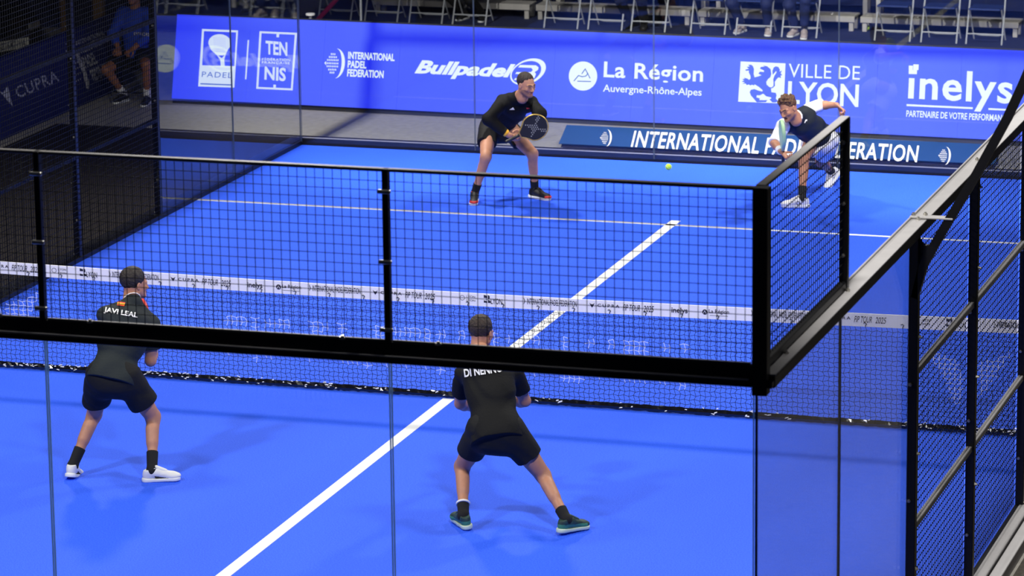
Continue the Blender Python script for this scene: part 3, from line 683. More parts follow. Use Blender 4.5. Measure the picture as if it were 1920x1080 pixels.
# ================================================================== SIGNED-DISTANCE MODELLER (smooth unions, surface nets)
def nrm(v): v = np.asarray(v, float); return v / (np.linalg.norm(v) + 1e-12)
class SDF:
    def __init__(s, h=0.006): s.h = h; s.p = []
    def rc(s, a, b, r1, r2, k=0.02, st=(), cut=(), sub=False):
        s.p.append(('rc', np.array(a, float), np.array(b, float), r1, r2, k, [(nrm(d), f) for d, f in st], cut, sub)); return s
    def el(s, c, r, k=0.02, rot=None, cut=(), sub=False):
        s.p.append(('el', np.array(c, float), np.array(r, float), np.eye(3) if rot is None else np.array(rot, float), None, k, [], cut, sub)); return s
    def build(s, disp=None, clip=()):
        h = s.h; lo = np.full(3, 1e9); hi = np.full(3, -1e9); bb = []
        for p in s.p:
            if p[0] == 'rc':
                f = max([1.0] + [q[1] for q in p[6]]); R_ = max(p[3], p[4]) * f
                l = np.minimum(p[1], p[2]) - R_; u = np.maximum(p[1], p[2]) + R_
            else: R_ = p[2].max(); l = p[1] - R_; u = p[1] + R_
            bb.append((l, u))
            if not p[8]: lo = np.minimum(lo, l); hi = np.maximum(hi, u)
        lo = lo - 4 * h - 0.02; n = np.ceil((hi + 4 * h + 0.02 - lo) / h).astype(int) + 1
        g = np.full(n, 0.2, np.float32)
        ax = [(lo[i] + h * np.arange(n[i])).astype(np.float32) for i in range(3)]
        for p, (l, u) in zip(s.p, bb):
            pad = 3 * h + p[5] + 0.012
            i0 = np.clip(((l - pad - lo) / h).astype(int), 0, n); i1 = np.clip(((u + pad - lo) / h).astype(int) + 2, 0, n)
            if np.any(i1 - i0 < 1): continue
            sl = tuple(slice(i0[k], i1[k]) for k in range(3))
            X = ax[0][sl[0]][:, None, None]; Y = ax[1][sl[1]][None, :, None]; Z = ax[2][sl[2]][None, None, :]
            if p[0] == 'rc':
                a, b_, r1, r2 = p[1:5]; d = b_ - a; L2 = d @ d + 1e-12
                px, py, pz = X - a[0], Y - a[1], Z - a[2]
                t = np.clip((px * d[0] + py * d[1] + pz * d[2]) / L2, 0, 1)
                qx, qy, qz = px - t * d[0], py - t * d[1], pz - t * d[2]
                mf = 1.0
                for dr, f in p[6]:
                    c = (qx * dr[0] + qy * dr[1] + qz * dr[2]) * (1 / f - 1)
                    qx, qy, qz = qx + c * dr[0], qy + c * dr[1], qz + c * dr[2]; mf = min(mf, f)
                D = (np.sqrt(qx * qx + qy * qy + qz * qz) - (r1 + (r2 - r1) * t)) * mf
            else:
                c, r, R_ = p[1], p[2], p[3]
                px, py, pz = X - c[0], Y - c[1], Z - c[2]
                q = [px * R_[0][k] + py * R_[1][k] + pz * R_[2][k] for k in range(3)]
                k0 = np.sqrt(sum((q[k] / r[k]) ** 2 for k in range(3))); k1 = np.sqrt(sum((q[k] / r[k] ** 2) ** 2 for k in range(3)))
                D = k0 * (k0 - 1) / (k1 + 1e-6)
            for (cp_, cn) in p[7]:
                cn = nrm(cn); D = np.maximum(D, (X - cp_[0]) * cn[0] + (Y - cp_[1]) * cn[1] + (Z - cp_[2]) * cn[2])
            k = p[5]; G = g[sl]
            if p[8]:
                H = np.maximum(k - np.abs(-D - G), 0) / k; g[sl] = np.maximum(G, -D) + H * H * k * 0.25
            else:
                H = np.maximum(k - np.abs(D - G), 0) / k; g[sl] = np.minimum(G, D) - H * H * k * 0.25
        if disp is not None or clip:
            X = ax[0][:, None, None]; Y = ax[1][None, :, None]; Z = ax[2][None, None, :]
            if disp is not None: g = g + disp(X, Y, Z).astype(np.float32)
            for c in clip:
                if callable(c): g = np.maximum(g, c(X, Y, Z))
                else:
                    cn = nrm(c[1]); cp_ = c[0]; g = np.maximum(g, ((X - cp_[0]) * cn[0] + (Y - cp_[1]) * cn[1] + (Z - cp_[2]) * cn[2]))
        return nets(g, lo, h)
def nets(g, lo, h):
    ins = g < 0; n = g.shape
    c = np.zeros(tuple(k - 1 for k in n), np.int8)
    for dx in (0, 1):
        for dy in (0, 1):
            for dz in (0, 1): c += ins[dx:n[0] - 1 + dx, dy:n[1] - 1 + dy, dz:n[2] - 1 + dz]
    act = (c > 0) & (c < 8); idx = np.full(act.shape, -1, np.int64); I = np.argwhere(act); idx[act] = np.arange(len(I))
    acc = np.zeros((len(I), 3)); cnt = np.zeros(len(I))
    cor = [(0, 0, 0), (1, 0, 0), (0, 1, 0), (1, 1, 0), (0, 0, 1), (1, 0, 1), (0, 1, 1), (1, 1, 1)]
    val = [g[I[:, 0] + a, I[:, 1] + b_, I[:, 2] + c_] for a, b_, c_ in cor]
    for e0, e1 in ((0, 1), (2, 3), (4, 5), (6, 7), (0, 2), (1, 3), (4, 6), (5, 7), (0, 4), (1, 5), (2, 6), (3, 7)):
        a, b_ = val[e0], val[e1]; mk = (a < 0) != (b_ < 0); t = np.where(mk, a / (a - b_ + 1e-12), 0)
        p = np.array(cor[e0]) + t[:, None] * (np.array(cor[e1]) - np.array(cor[e0])); acc += p * mk[:, None]; cnt += mk
    V = lo + h * (I + acc / cnt[:, None]); F = []
    for axx in range(3):
        o1, o2 = (axx + 1) % 3, (axx + 2) % 3
        A = [slice(None)] * 3; B = [slice(None)] * 3; A[axx] = slice(0, n[axx] - 1); B[axx] = slice(1, n[axx])
        for q in (o1, o2): A[q] = slice(1, n[q] - 1); B[q] = slice(1, n[q] - 1)
        a = ins[tuple(A)]; b_ = ins[tuple(B)]
        for mk, flip in ((a & ~b_, False), (~a & b_, True)):
            J = np.argwhere(mk)
            if not len(J): continue
            J[:, o1] += 1; J[:, o2] += 1
            def cell(d1, d2):
                K = J.copy(); K[:, o1] -= d1; K[:, o2] -= d2; return idx[K[:, 0], K[:, 1], K[:, 2]]
            q = np.stack([cell(1, 1), cell(0, 1), cell(0, 0), cell(1, 0)], 1); F.append(q[:, ::-1] if flip else q)
    F = np.concatenate(F); F = F[(F >= 0).all(1)]
    return V, F
def merge(parts):
    V = []; F = []; n = 0
    for v, f in parts: V.append(v); F.append(f + n); n += len(v)
    return np.concatenate(V), np.concatenate(F)
def frame(fwd, up=(0, 0, 1)):
    """columns: right, forward, up"""
    f = nrm(fwd); r = nrm(np.cross(f, up)); u = np.cross(r, f); return np.stack([r, f, u], 1)
def two_bone(a, c, l1, l2, hint, pref=None):
    a = np.array(a, float); c = np.array(c, float); d = c - a; L = np.linalg.norm(d)
    if L > (l1 + l2) * 0.995: s_ = L / ((l1 + l2) * 0.995); l1 *= s_; l2 *= s_
    x = (l1 * l1 - l2 * l2 + L * L) / (2 * L); r = math.sqrt(max(l1 * l1 - x * x, 0)); d = d / L
    u = nrm(np.cross(d, (0.3, 0.2, 0.9))); w = np.cross(d, u); best = None
    for i in range(120):
        t = 2 * math.pi * i / 120; q = a + d * x + r * (math.cos(t) * u + math.sin(t) * w)
        e = np.linalg.norm(proj(q) - np.array(hint))
        if pref is not None: e -= 60 * (nrm(q - a - d * x) @ nrm(pref)) * r
        if best is None or e < best[0]: best = (e, q)
    return best[1]
def hand(S, wr, dirv, nv, side, curl=0.9, sc=1.0):
    """wrist, direction of the palm, palm normal (towards the gripping side), side=+1 thumb along +right"""
    d = nrm(dirv); nv = nrm(np.array(nv, float) - (np.array(nv) @ d) * d); r = np.cross(d, nv) * side
    S.rc(wr - d * .01, wr + d * .085 * sc, .024, .030, .012, st=[(nv, .55), (r, 1.15)])
    for i, (off, l) in enumerate(((.030, .068), (.010, .076), (-.011, .070), (-.031, .055))):
        p = wr + d * .085 * sc + r * off * sc; a = curl * (0.5 + .1 * i); q = p
        for j, (seg, rad) in enumerate(((.42, .0092), (.32, .0085), (.26, .0078))):
            dd = d * math.cos(a) + nv * math.sin(a); e = q + dd * l * seg * sc * 1.05; S.rc(q, e, rad, rad * .93, .004); q = e; a += curl * 0.95
    b0 = wr + d * .025 * sc + r * .022 * sc; b1 = b0 + nrm(d * .6 + r * .7 + nv * .35) * .042; b2 = b1 + nrm(d * .75 + r * .15 + nv * .6) * .033; b3 = b2 + nrm(d * .5 - r * .35 + nv * .7) * .025
    S.rc(b0, b1, .0135, .0115, .008).rc(b1, b2, .0105, .0095, .004).rc(b2, b3, .0095, .008, .004)

# ---------------- shoes (shared local meshes; y forward, z up, origin on the sole under the ankle)
def _shoe():
    u = SDF(0.004); c0 = [((0, 0, .016), (0, 0, -1))]
    u.el((0, -.028, .052), (.036, .046, .052), .02).rc((0, -.022, .082), (0, .028, .078), .036, .033, .02).rc((0, .03, .062), (0, .15, .036), .040, .033, .025, st=[((1, 0, 0), 1.1)]).el((0, .158, .034), (.044, .058, .029), .02)
    up = u.build(clip=[((0, 0, .016), (0, 0, -1)), ((0, -.0, .104), (0, -.25, 1))])
    w = SDF(0.004); w.rc((0, -.04, .014), (0, .05, .014), .042, .037, .02).rc((0, .05, .014), (.004, .165, .014), .037, .046, .02, st=[])
    so = w.build(clip=[((0, 0, .0), (0, 0, -1)), lambda X, Y, Z: Z - (.026 + .006 * np.clip((-Y) / .06, 0, 1)) + 0 * X])
    la = SDF(0.0035)
    for i in range(5):
        y = .045 + .020 * i; z = .101 - .0095 * i; la.rc((-.020, y, z - .006), (0, y + .004, z + .002), .0035, .0035, .002).rc((0, y + .004, z + .002), (.020, y, z - .006), .0035, .0035, .002)
    la.rc((0, .04, .104), (.03, .035, .112), .003, .003, .002).rc((.03, .035, .112), (.034, .012, .104), .003, .003, .002).rc((0, .04, .104), (-.03, .045, .108), .003, .003, .002)
    lc = la.build()
    tg = SDF(0.005); tg.rc((0, .02, .112), (0, .10, .074), .018, .018, .004, st=[((1, 0, 0), 1.2)]); tn = tg.build()
    return up, so, lc, tn
SHOE = _shoe()
def shoe(parent, ank, toe_dir, up, mu, ms, ml, label=None, accent=None, sc=1.0, paint=None):
    R_ = frame(toe_dir, up); o0 = np.array(ank, float)
    T = lambda v: o0 + (v * sc) @ R_.T
    mats = [mu] + ([accent] if accent else []); mi = None
    if paint:
        f = SHOE[0][1]; cc_ = SHOE[0][0][f].mean(1); mi = paint(cc_).astype(int)
    o = obj('shoe', T(SHOE[0][0]), SHOE[0][1], mats, parent, True, mi)
    if label: o['label'] = label
    obj('sole', T(SHOE[1][0]), SHOE[1][1], ms, o, True); obj('laces', T(SHOE[2][0]), SHOE[2][1], ml, o, True); obj('tongue', T(SHOE[3][0]), SHOE[3][1], mu, o, True)
    return o

# ---------------- head in local axes (x right, y face, z up)
def head_mesh(open_mouth=False, h=0.0036):
    S = SDF(h)
    S.el((0, -.018, .034), (.074, .094, .085), .02).el((0, .028, -.022), (.060, .062, .082), .03)
    for s in (-1, 1):
        S.rc((s * .048, .005, -.055), (s * .012, .066, -.094), .020, .018, .03)
        S.el((s * .038, .062, -.026), (.022, .020, .020), .02)
        S.rc((s * .010, .086, .014), (s * .046, .070, .014), .010, .010, .014)
    S.el((0, .076, -.094), (.020, .015, .015), .02)
    for s in (-1, 1): S.el((s * .031, .096, -.004), (.017, .016, .012), .012, sub=True)
    S.rc((0, .084, .004), (0, .108, -.036), .0075, .0115, .012)
    for s in (-1, 1): S.el((s * .012, .096, -.040), (.009, .011, .007), .008)
    for s in (-1, 1):
        S.rc((s * .018, .086, -.005), (s * .045, .078, -.006), .0085, .007, .004)   # lids over the eyeballs
    if open_mouth:
        S.el((0, .088, -.070), (.017, .022, .012), .008, sub=True)
        S.rc((-.020, .078, -.061), (.020, .078, -.061), .006, .006, .006, st=[]).rc((-.016, .076, -.085), (.016, .076, -.085), .007, .007, .006)
    else:
        S.rc((-.018, .084, -.062), (.018, .084, -.062), .0052, .0052, .006).rc((-.015, .083, -.071), (.015, .083, -.071), .006, .006, .006)
    for s in (-1, 1):
        a = math.radians(12)
        S.el((s * .077, -.006, -.006), (.008, .019, .031), .008, rot=[[math.cos(.3 * s), -math.sin(.3 * s), 0], [math.sin(.3 * s), math.cos(.3 * s), 0], [0, 0, 1]])
        S.el((s * .086, -.004, -.002), (.006, .010, .017), .004, sub=True)
    S.rc((0, -.028, -.045), (0, -.040, -.15), .056, .058, .03)
    return S.build()
HEADS = {}
def head_paint(c, beard):
    x, y, z = c[:, 0], c[:, 1], c[:, 2]; m_ = np.zeros(len(c))
    if beard > 0:
        bz = (z < -.035) & (y > .005) & (z > -.125) & ~((np.abs(x) < .045) & (z > -.052) & (y > .07) & False)
        m_[bz & ((z < -.05) | (np.abs(x) > .04))] = 2
        m_[(np.abs(x) < .024) & (z > -.057) & (z < -.045) & (y > .08)] = 2
    m_[(np.abs(x) < .021) & (z < -.0575) & (z > -.077) & (y > .080)] = 1
    eb = (np.abs(z - .0165 - .004 * np.cos(np.abs(x) * 90 - 2.6)) < .0042) & (np.abs(x) > .012) & (np.abs(x) < .046) & (y > .055)
    m_[eb] = 3
    m_[(np.abs(z + .0005) < .0032) & (np.abs(x) > .017) & (np.abs(x) < .046) & (y > .06)] = 3
    return m_
def hair_mesh(style, h=0.0045):
    S = SDF(h)
    if style == 'curly':
        S.el((0, -.018, .048), (.080, .098, .084), .02)
        for i in range(46):
            t = rng.rand() * 6.28; e = rng.rand() * 1.25 + .15; r_ = (.076, .094, .082)
            S.el((r_[0] * math.cos(t) * math.cos(e), -.014 + r_[1] * math.sin(t) * math.cos(e), .058 + r_[2] * math.sin(e)), (.016, .016, .014), .008)
        cl = lambda X, Y, Z: -(Z - (-.055 + np.maximum(Y + .1, 0) * .62 + .030 * np.clip((Y - .03) / .03, 0, 1))) * .85
        am = .0035; fr = 160
    elif style == 'full':
        S.el((0, -.026, .046), (.085, .100, .093), .02); am = .0022; fr = 130
        cl = lambda X, Y, Z: -(Z - (-.088 + np.maximum(Y + .10, 0) * .86)) * .8
    else:
        S.el((0, -.024, .040), (.079, .096, .087), .02); am = .0012; fr = 170
        cl = lambda X, Y, Z: -(Z - (-.060 + np.maximum(Y + .1, 0) * .80 + .02 * np.clip((np.abs(X) - .03) / .03, 0, 1) * (Y > .03))) * .8
    d = lambda X, Y, Z: am * np.sin(X * fr + 3 * np.sin(Z * 60)) * np.sin(Y * fr * .8 + Z * 90) * 1.0
    return S.build(disp=d, clip=[cl])
HAIR = {}
def add_head(parent, c, fwd, style, hairmat, skin, beard, body_parts, up=(0, 0, 1), om=False, sc=1.0):
    R_ = frame(fwd, up); c = np.array(c, float)
    if om not in HEADS: HEADS[om] = head_mesh(om)
    v, f = HEADS[om]; T = lambda q: c + (q * sc) @ R_.T
    body_parts.append((T(v), f, head_paint(v[f].mean(1), beard)))
    if style not in HAIR: HAIR[style] = hair_mesh(style)
    hv, hf = HAIR[style]; obj('hair', T(hv), hf, hairmat, parent, True)
    for s in (-1, 1):
        S = SDF(0.003); S.el((s * .031, .0755, -.0045), (.0125, .0125, .0075), .004); ev, ef = S.build()
        cc_ = ev[ef].mean(1); mi = ((cc_[:, 0] - s * .031) ** 2 + (cc_[:, 2] + .004) ** 2 < .0068 ** 2) & (cc_[:, 1] > .078)
        obj('eye', T(ev), ef, [M['eye'], M['iris']], parent, True, mi.astype(int))
    return R_

def folds(A, fr=38, seed=0):
    a, b_, c = np.random.RandomState(seed).rand(3) * 6
    def f(X, Y, Z):
        w = np.sin(fr * (Z * .9 + X * .5) + a + 1.6 * np.sin(9 * X + b_) + 1.2 * np.sin(8 * Y + c))
        w2 = np.sin(fr * .55 * (Z * .6 - X * 1.1 + Y * .4) + c + 1.3 * np.sin(11 * Z + a))
        return A * (np.maximum(w, -.2) ** 2 * .8 + .7 * w2 * np.sin(5 * Z + b_))
    return f
def person(d):
    """builds one figure; d holds joints in world coordinates"""
    hb = d.get('h', 0.0055); base = d['base']
    root = empty('person', base, d['label'], 'person', d.get('group'))
    P = d['pelvis']; Nk = d['neck']; H = nrm(d['hdir'])
    sR, sL = d['shR'], d['shL']; Sv = nrm(sR - sL); ax = nrm(Nk - P); F = nrm(np.cross(ax, Sv)) * -1.0
    F = nrm(np.cross(nrm(Nk - P + np.array([0, 0, 1e-3])), Sv)); F = F if (np.cross(Sv, ax) @ F) < 0 else F
    # forward = up x right  (right-handed: right x forward = up)
    F = nrm(np.cross(ax, Sv)); hR, hL = P + H * .095, P - H * .095
    parts = []; g = d.get('girth', 1.0)
    B = SDF(hb); leg = {}; arm = {}
    hf = nrm(np.cross((0, 0, 1), H))
    B.rc(P - H * .05, P + H * .05, .115 * g, .115 * g, .04, st=[(hf, .88)])
    mid = P * .55 + Nk * .45; ch = P * .28 + Nk * .72
    B.rc(P, mid, .112 * g, .108 * g, .05, st=[(Sv, 1.2), (F, .9)]).rc(mid, ch, .110 * g, .118 * g, .05, st=[(Sv, 1.3), (F, .92)])
    B.rc(sL * .9 + sR * .1 - ax * .03, sR * .9 + sL * .1 - ax * .03, .068, .068, .05)
    hc = d['head']; hu = frame(d['face'], d.get('hup', (0, 0, 1)))
    nb_ = hc + hu @ np.array([0, -.035, -.09])
    B.rc(Nk - ax * .02, nb_, .060, .055, .03).rc(Nk - ax * .01, sR * .6 + Nk * .4, .05, .045, .04).rc(Nk - ax * .01, sL * .6 + Nk * .4, .05, .045, .04)
    for k, hip in (('R', hR), ('L', hL)):
        an = d['an' + k]; kn = two_bone(hip, an, .43, .43, d['kn' + k], d.get('kpref' + k)); leg[k] = (hip, kn, an)
        t = nrm(kn - hip); sh_ = nrm(an - kn); bend = nrm(-(kn - (hip + an) / 2) + 1e-6)
        B.rc(hip, kn, .090 * g, .054, .035).rc(kn - sh_ * .015, kn + sh_ * .06, .053, .047, .03)
        B.rc(kn, an, .047, .034, .02).rc(kn + sh_ * .10 + bend * .016, kn + sh_ * .20 + bend * .012, .044, .038, .03)
        B.rc(hip + t * .12 - bend * .012, kn - t * .08 - bend * .006, .066 * g, .05, .03)
        B.rc(an, an + nrm(d['toe' + k]) * .05 - np.array([0, 0, .02]), .035, .03, .02)
    for k, shd in (('R', sR), ('L', sL)):
        wr = d['wr' + k]; el = two_bone(shd, wr, .29, .255, d['el' + k], d.get('epref' + k)); arm[k] = (shd, el, wr)
        u1 = nrm(el - shd); u2 = nrm(wr - el)
        B.rc(shd, el, .053, .041, .03).rc(shd + u1 * .10, shd + u1 * .19, .050, .045, .03).rc(el, el + u2 * .09, .041, .042, .02).rc(el + u2 * .07, wr, .041, .027, .02, st=[])
        hd = nrm(d.get('hd' + k, wr - el)); hn = d.get('hn' + k, F)
        hand(B, wr, hd, hn, 1 if k == 'L' else -1, d.get('curl', 1.0))
    bv, bf = B.build(); parts.append((bv, bf, np.zeros(len(bf))))
    add_head(root, hc, d['face'], d['hairstyle'], M[d['hairmat']], None, d.get('beard', 0), parts, d.get('hup', (0, 0, 1)), d.get('om', False))
    V, Fc = merge([(p[0], p[1]) for p in parts]); mi = np.concatenate([p[2] for p in parts]).astype(int)
    sk = M[d.get('skin', 'skin')]
    obj('body', V, Fc, [sk, M['mouth'] if d.get('om') else M['lip'], M['stubble'], M['brow']], root, True, mi)
    # shirt
    c = .016; T = SDF(hb); hem = P + ax * d.get('hem', -.02)
    T.rc(P + ax * .0, mid, (.128) * g, .122 * g, .06, st=[(Sv, 1.22), (F, .95)]).rc(mid, ch, .122 * g, .130 * g, .05, st=[(Sv, 1.32), (F, .94)])
    T.rc(P - H * .05, P + H * .05, .127 * g, .127 * g, .05)
    T.rc(P - H * .05 - ax * .09, P + H * .05 - ax * .09, .131 * g, .131 * g, .05)
    T.rc(sL * .88 + sR * .12 - ax * .025, sR * .88 + sL * .12 - ax * .025, .082, .082, .05)
    T.rc(Nk - ax * .012, sR * .62 + Nk * .38 - ax * .004, .068, .062, .03).rc(Nk - ax * .012, sL * .62 + Nk * .38 - ax * .004, .068, .062, .03)
    fr_sl = d.get('sleeve', .62)
    TT = T if not d.get('sleeve_mat') else SDF(hb)
    for k in 'RL':
        shd, el, wr = arm[k]; u1 = nrm(el - shd); u2 = nrm(wr - el)
        if fr_sl <= 1:
            e = shd + (el - shd) * fr_sl; TT.rc(shd, e + u1 * .08, .070, .064 + (.008 if fr_sl < .8 else 0), .035, cut=[(e, u1)])
        else:
            TT.rc(shd, el, .070, .064, .035); e = el + (wr - el) * (fr_sl - 1); TT.rc(el, e + u2 * .05, .064, .042, .03, cut=[(e, u2)])
    clip = [(hem, -ax), lambda X, Y, Z: (np.maximum(0.072 - np.sqrt((X - nb_[0] - .0) ** 2 + (Y - nb_[1]) ** 2 + (Z - nb_[2]) ** 2), -1) if True else 0)]
    sv, sf = T.build(disp=folds(d.get('fold', .006), 34, d.get('seed', 1)), clip=clip)
    smi = None; smats = [M[d['shirt']]]
    so = obj('shirt', sv, sf, smats, root, True, smi)
    if d.get('sleeve_mat'):
        TT.rc(shd if False else sR, sR + Sv * .001, .07, .07, .02)
        v2, f2 = TT.build(disp=folds(.004, 50, 5)); obj('sleeves', v2, f2, M[d['sleeve_mat']], root, True)['label'] = d.get('sleeve_label', 'white sleeves')
    # neckline trim
    if d.get('collar'):
        cb_ = SDF(.004); R0 = .067; cc0 = Nk + nrm(nb_ - Nk) * .028; axn = nrm(nb_ - Nk); u = nrm(np.cross(axn, Sv)); w = np.cross(axn, u)
        ring = [cc0 + R0 * (math.cos(t) * u + math.sin(t) * w) for t in np.linspace(0, 2 * math.pi, 17)]
        for a, b_ in zip(ring[:-1], ring[1:]): cb_.rc(a, b_, d['collar'][1], d['collar'][1], .004)
        v2, f2 = cb_.build(); o = obj('collar', v2, f2, M[d['collar'][0]], root, True); o['label'] = d['collar'][2]
    # shorts / trousers
    Q_ = SDF(hb); lf = d.get('short', .66)
    Q_.rc(P - H * .05 + ax * .03, P + H * .05 + ax * .03, .122 * g, .122 * g, .04).rc(P - H * .055 - np.array([0, 0, .05]), P + H * .055 - np.array([0, 0, .05]), .126 * g, .126 * g, .04)
    for k in 'RL':
        hip, kn, an = leg[k]; t = nrm(kn - hip)
        if lf <= 1:
            e = hip + (kn - hip) * lf; Q_.rc(hip, e + t * .12, .108 * g, .098 + .012 * (lf > .6), .035, cut=[(e, t)])
        else:
            Q_.rc(hip, kn, .105 * g, .072, .03); e = kn + (an - kn) * (lf - 1); Q_.rc(kn, e + nrm(an - kn) * .05, .072, .058, .03, cut=[(e, an - kn)])
    v2, f2 = Q_.build(disp=folds(.007, 30, d.get('seed', 1) + 3), clip=[(P + ax * .10, ax)])
    so2 = obj('shorts' if lf <= 1 else 'trousers', v2, f2, M[d['shorts']], root, True)
    # socks and shoes
    for k in 'RL':
        hip, kn, an = leg[k]; t = nrm(an - kn); s0 = an - t * d.get('sockh', .15)
        Sk = SDF(.005); Sk.rc(s0 - t * .05, an, .047, .039, .02, cut=[(s0, -t)]).rc(an, an + nrm(d['toe' + k]) * .05 - nrm(d.get('up' + k, (0, 0, 1))) * .03, .040, .034, .02)
        v2, f2 = Sk.build(); o = obj('sock', v2, f2, M[d.get('sock', 'sock')], root, True)
        if d.get('cuff') and k in d['cuff']:
            Sk = SDF(.004); Sk.rc(s0 - t * .012, s0 + t * .012, .052, .052, .003, cut=[(s0 - t * .008, -t), (s0 + t * .008, t)]); v2, f2 = Sk.build(); obj('sock_cuff', v2, f2, M['white'], root, True)['label'] = 'white sock cuff'
        up_ = nrm(d.get('up' + k, (0, 0, 1))); td = nrm(d['toe' + k])
        Rr = frame(td, up_); shoe(root, an - Rr[:, 2] * .085, td, up_, *[M[q] for q in d['shoes']], label=d.get('shoelabel'), accent=M[d['accent']] if d.get('accent') else None, paint=d.get('shoepaint'))
    d.update(root=root, shirt_obj=so, shirt_geo=(sv, sf), shorts_obj=so2, shorts_geo=(v2, f2), arm=arm, leg=leg, F=F, Sv=Sv, ax=ax, sk=sk)
    return d
def print_on(d, geo, body, quad, m_, name, label=None, polys=None, bold=.03, off=.011, parent=None, mats=None):
    """projects flat print on a garment: quad = bl, br, tl pixels, cast along the viewing ray on the cloth"""
    bvh = BVHTree.FromPolygons([tuple(a) for a in geo[0]], [tuple(a) for a in geo[1]])
    if body is not None: v, f = text2d(body, bold)
    else: v, f = polys
    # subdivide so that the print follows the cloth
    import bmesh
    bm = bmesh.new(); bv = [bm.verts.new((a[0], a[1], 0)) for a in v]
    for q in f:
        try: bm.faces.new([bv[i] for i in q])
        except ValueError: pass
    bmesh.ops.triangulate(bm, faces=bm.faces[:])
    bmesh.ops.subdivide_edges(bm, edges=[e for e in bm.edges if e.calc_length() > .04], cuts=3, use_grid_fill=False)
    bmesh.ops.triangulate(bm, faces=bm.faces[:]); bm.verts.ensure_lookup_table()
    bl, br, tl = [np.array(q, float) for q in quad]; out = []
    for x in bm.verts:
        px = bl + (br - bl) * x.co.x + (tl - bl) * x.co.y; dr = ray(*px)
        h_ = bvh.ray_cast(Vector(CAM), Vector(dr)); 
        p = np.array(h_[0]) - dr * off if h_[0] is not None else None
        out.append(p)
    ok = [p for p in out if p is not None]
    if not ok: print('PRINT MISSED', name, body); return None
    mean = np.mean(ok, 0); out = [p if p is not None else mean for p in out]
    bm.verts.index_update(); fs = [tuple(q.index for q in fc.verts) for fc in bm.faces if all(True for q in fc.verts)]
    o = obj(name, np.array(out), fs, m_, parent or d['shirt_obj'])
    if label: o['label'] = label
    bm.free(); return o

# ---------------- rackets
def racket(c, fwd, up, face, rim, label, cat='racket', printm='rackd', grip='rack', motif=True):
    """c = centre of the head; fwd = face normal; up = direction from handle to tip"""
    u = nrm(up); f = nrm(np.array(fwd) - (np.array(fwd) @ u) * u); r = np.cross(f, u)   # right, face normal, up
    T = lambda x, y, z: np.array(c) + r * x + f * y + u * z
    root = empty('padel_racket', c, label, cat)
    outl = [(.128 * math.cos(t) * (1 + .0), .128 * math.sin(t) + (.012 if math.sin(t) > 0 else 0) * math.sin(t)) for t in np.linspace(-.62, math.pi + .62, 30)]
    outl += [(-.072, -.105), (-.045, -.135), (-.022, -.165), (.022, -.165), (.045, -.135), (.072, -.105)]
    o2 = [(x * .93, z * .93) for x, z in outl]
    b = MB(); n = len(o2)
    for s in (-1, 1):
        tri = tessellate_polygon([[Vector((x, z, 0)) for x, z in o2]]); b.add([T(x, s * .018, z) for x, z in o2], [t if s < 0 else t[::-1] for t in tri])
    b.obj('racket_face', M[face], root)
    b = MB(); prof = [(-.5, -.014), (-.2, -.019), (.35, -.012), (.5, 0), (.35, .012), (-.2, .019), (-.5, .014)]; vs = []
    for x, z in outl:
        q = nrm((x, z)); vs += [T(x + q[0] * a * .012, y, z + q[1] * a * .012) for a, y in prof]
    k = len(prof); m_ = len(outl)
    b.add(vs, [(i * k + j, i * k + (j + 1) % k, ((i + 1) % m_) * k + (j + 1) % k, ((i + 1) % m_) * k + j) for i in range(m_) for j in range(k)]); b.obj('racket_rim', M[rim], root, True)
    b = MB(); b.tube([T(0, 0, -.16), T(0, 0, -.20), T(0, 0, -.31), T(0, 0, -.325)], [.017, .0155, .0165, .019], 10); b.obj('racket_grip', M[grip], root, True)
    if motif:
        b = MB()
        for s in (-1, 1):
            for i in range(-4, 5):
                for j in range(-4, 5):
                    x, z = i * .021 + .0105 * (j % 2), j * .019 + .01
                    if (abs(abs(x) - abs(z) * .8 - .008) < .017) or abs(x) + abs(z) < .04:
                        b.add([T(x + .007 * math.cos(t), s * .0186, z + .007 * math.sin(t)) for t in np.linspace(0, 2 * math.pi, 7)[:-1]], [tuple(range(6))])
        o = b.obj('face_holes', M[printm], root); o['kind'] = 'stuff'
    return root

# ================================================================== PLAYERS
A = np.array
# -- near left player
pL = gz(136, 874, .085); pR = gz(285, 882, .085)
p1 = person(dict(label='player at near left in charcoal shirt with a small flag above the back lettering', base=(pL[0] * .5 + pR[0] * .5, pL[1], 0),
    pelvis=pt(212, 704, -2.90), neck=pt(249, 566, -2.58), hdir=(.96, .22, .0), girth=1.08, shL=pt(198, 591, -2.70), shR=pt(284, 607, -2.55),
    head=pt(253, 532, -2.50), face=(.62, .76, -.06), anL=pL, anR=pR, knL=(180, 768), knR=(283, 764), kprefR=(.2, 1, 0), kprefL=(-.2, 1, 0),
    wrL=pt(262, 640, -2.25), elL=(205, 665), wrR=pt(291, 645, -2.32), elR=(283, 672), hnR=(-.8, .3, .3), hnL=(.8, .3, .2), toeL=(-.12, .95, -.28), upL=(0, .25, 1), toeR=(.93, .36, 0.03),
    shirt='shirtc', shorts='shorts', hairstyle='full', hairmat='hairk', shoes=('shoew', 'solew', 'shoew'), sockh=.15, sleeve=.66, collar=('white', .0045, 'thin white neckline trim'),
    accent='shoek', shoepaint=lambda c: ((c[:, 1] > .02) & (c[:, 1] < .13) & (c[:, 2] < .048 - (c[:, 1] - .03) * .22) & (c[:, 2] > .022)), fold=.006, hem=-.06, seed=2))
print_on(p1, p1['shirt_geo'], 'JAVI LEAL', ((194, 587), (257, 598.5), (196, 575)), M['white'], 'back_lettering', 'white name lettering', bold=.03)
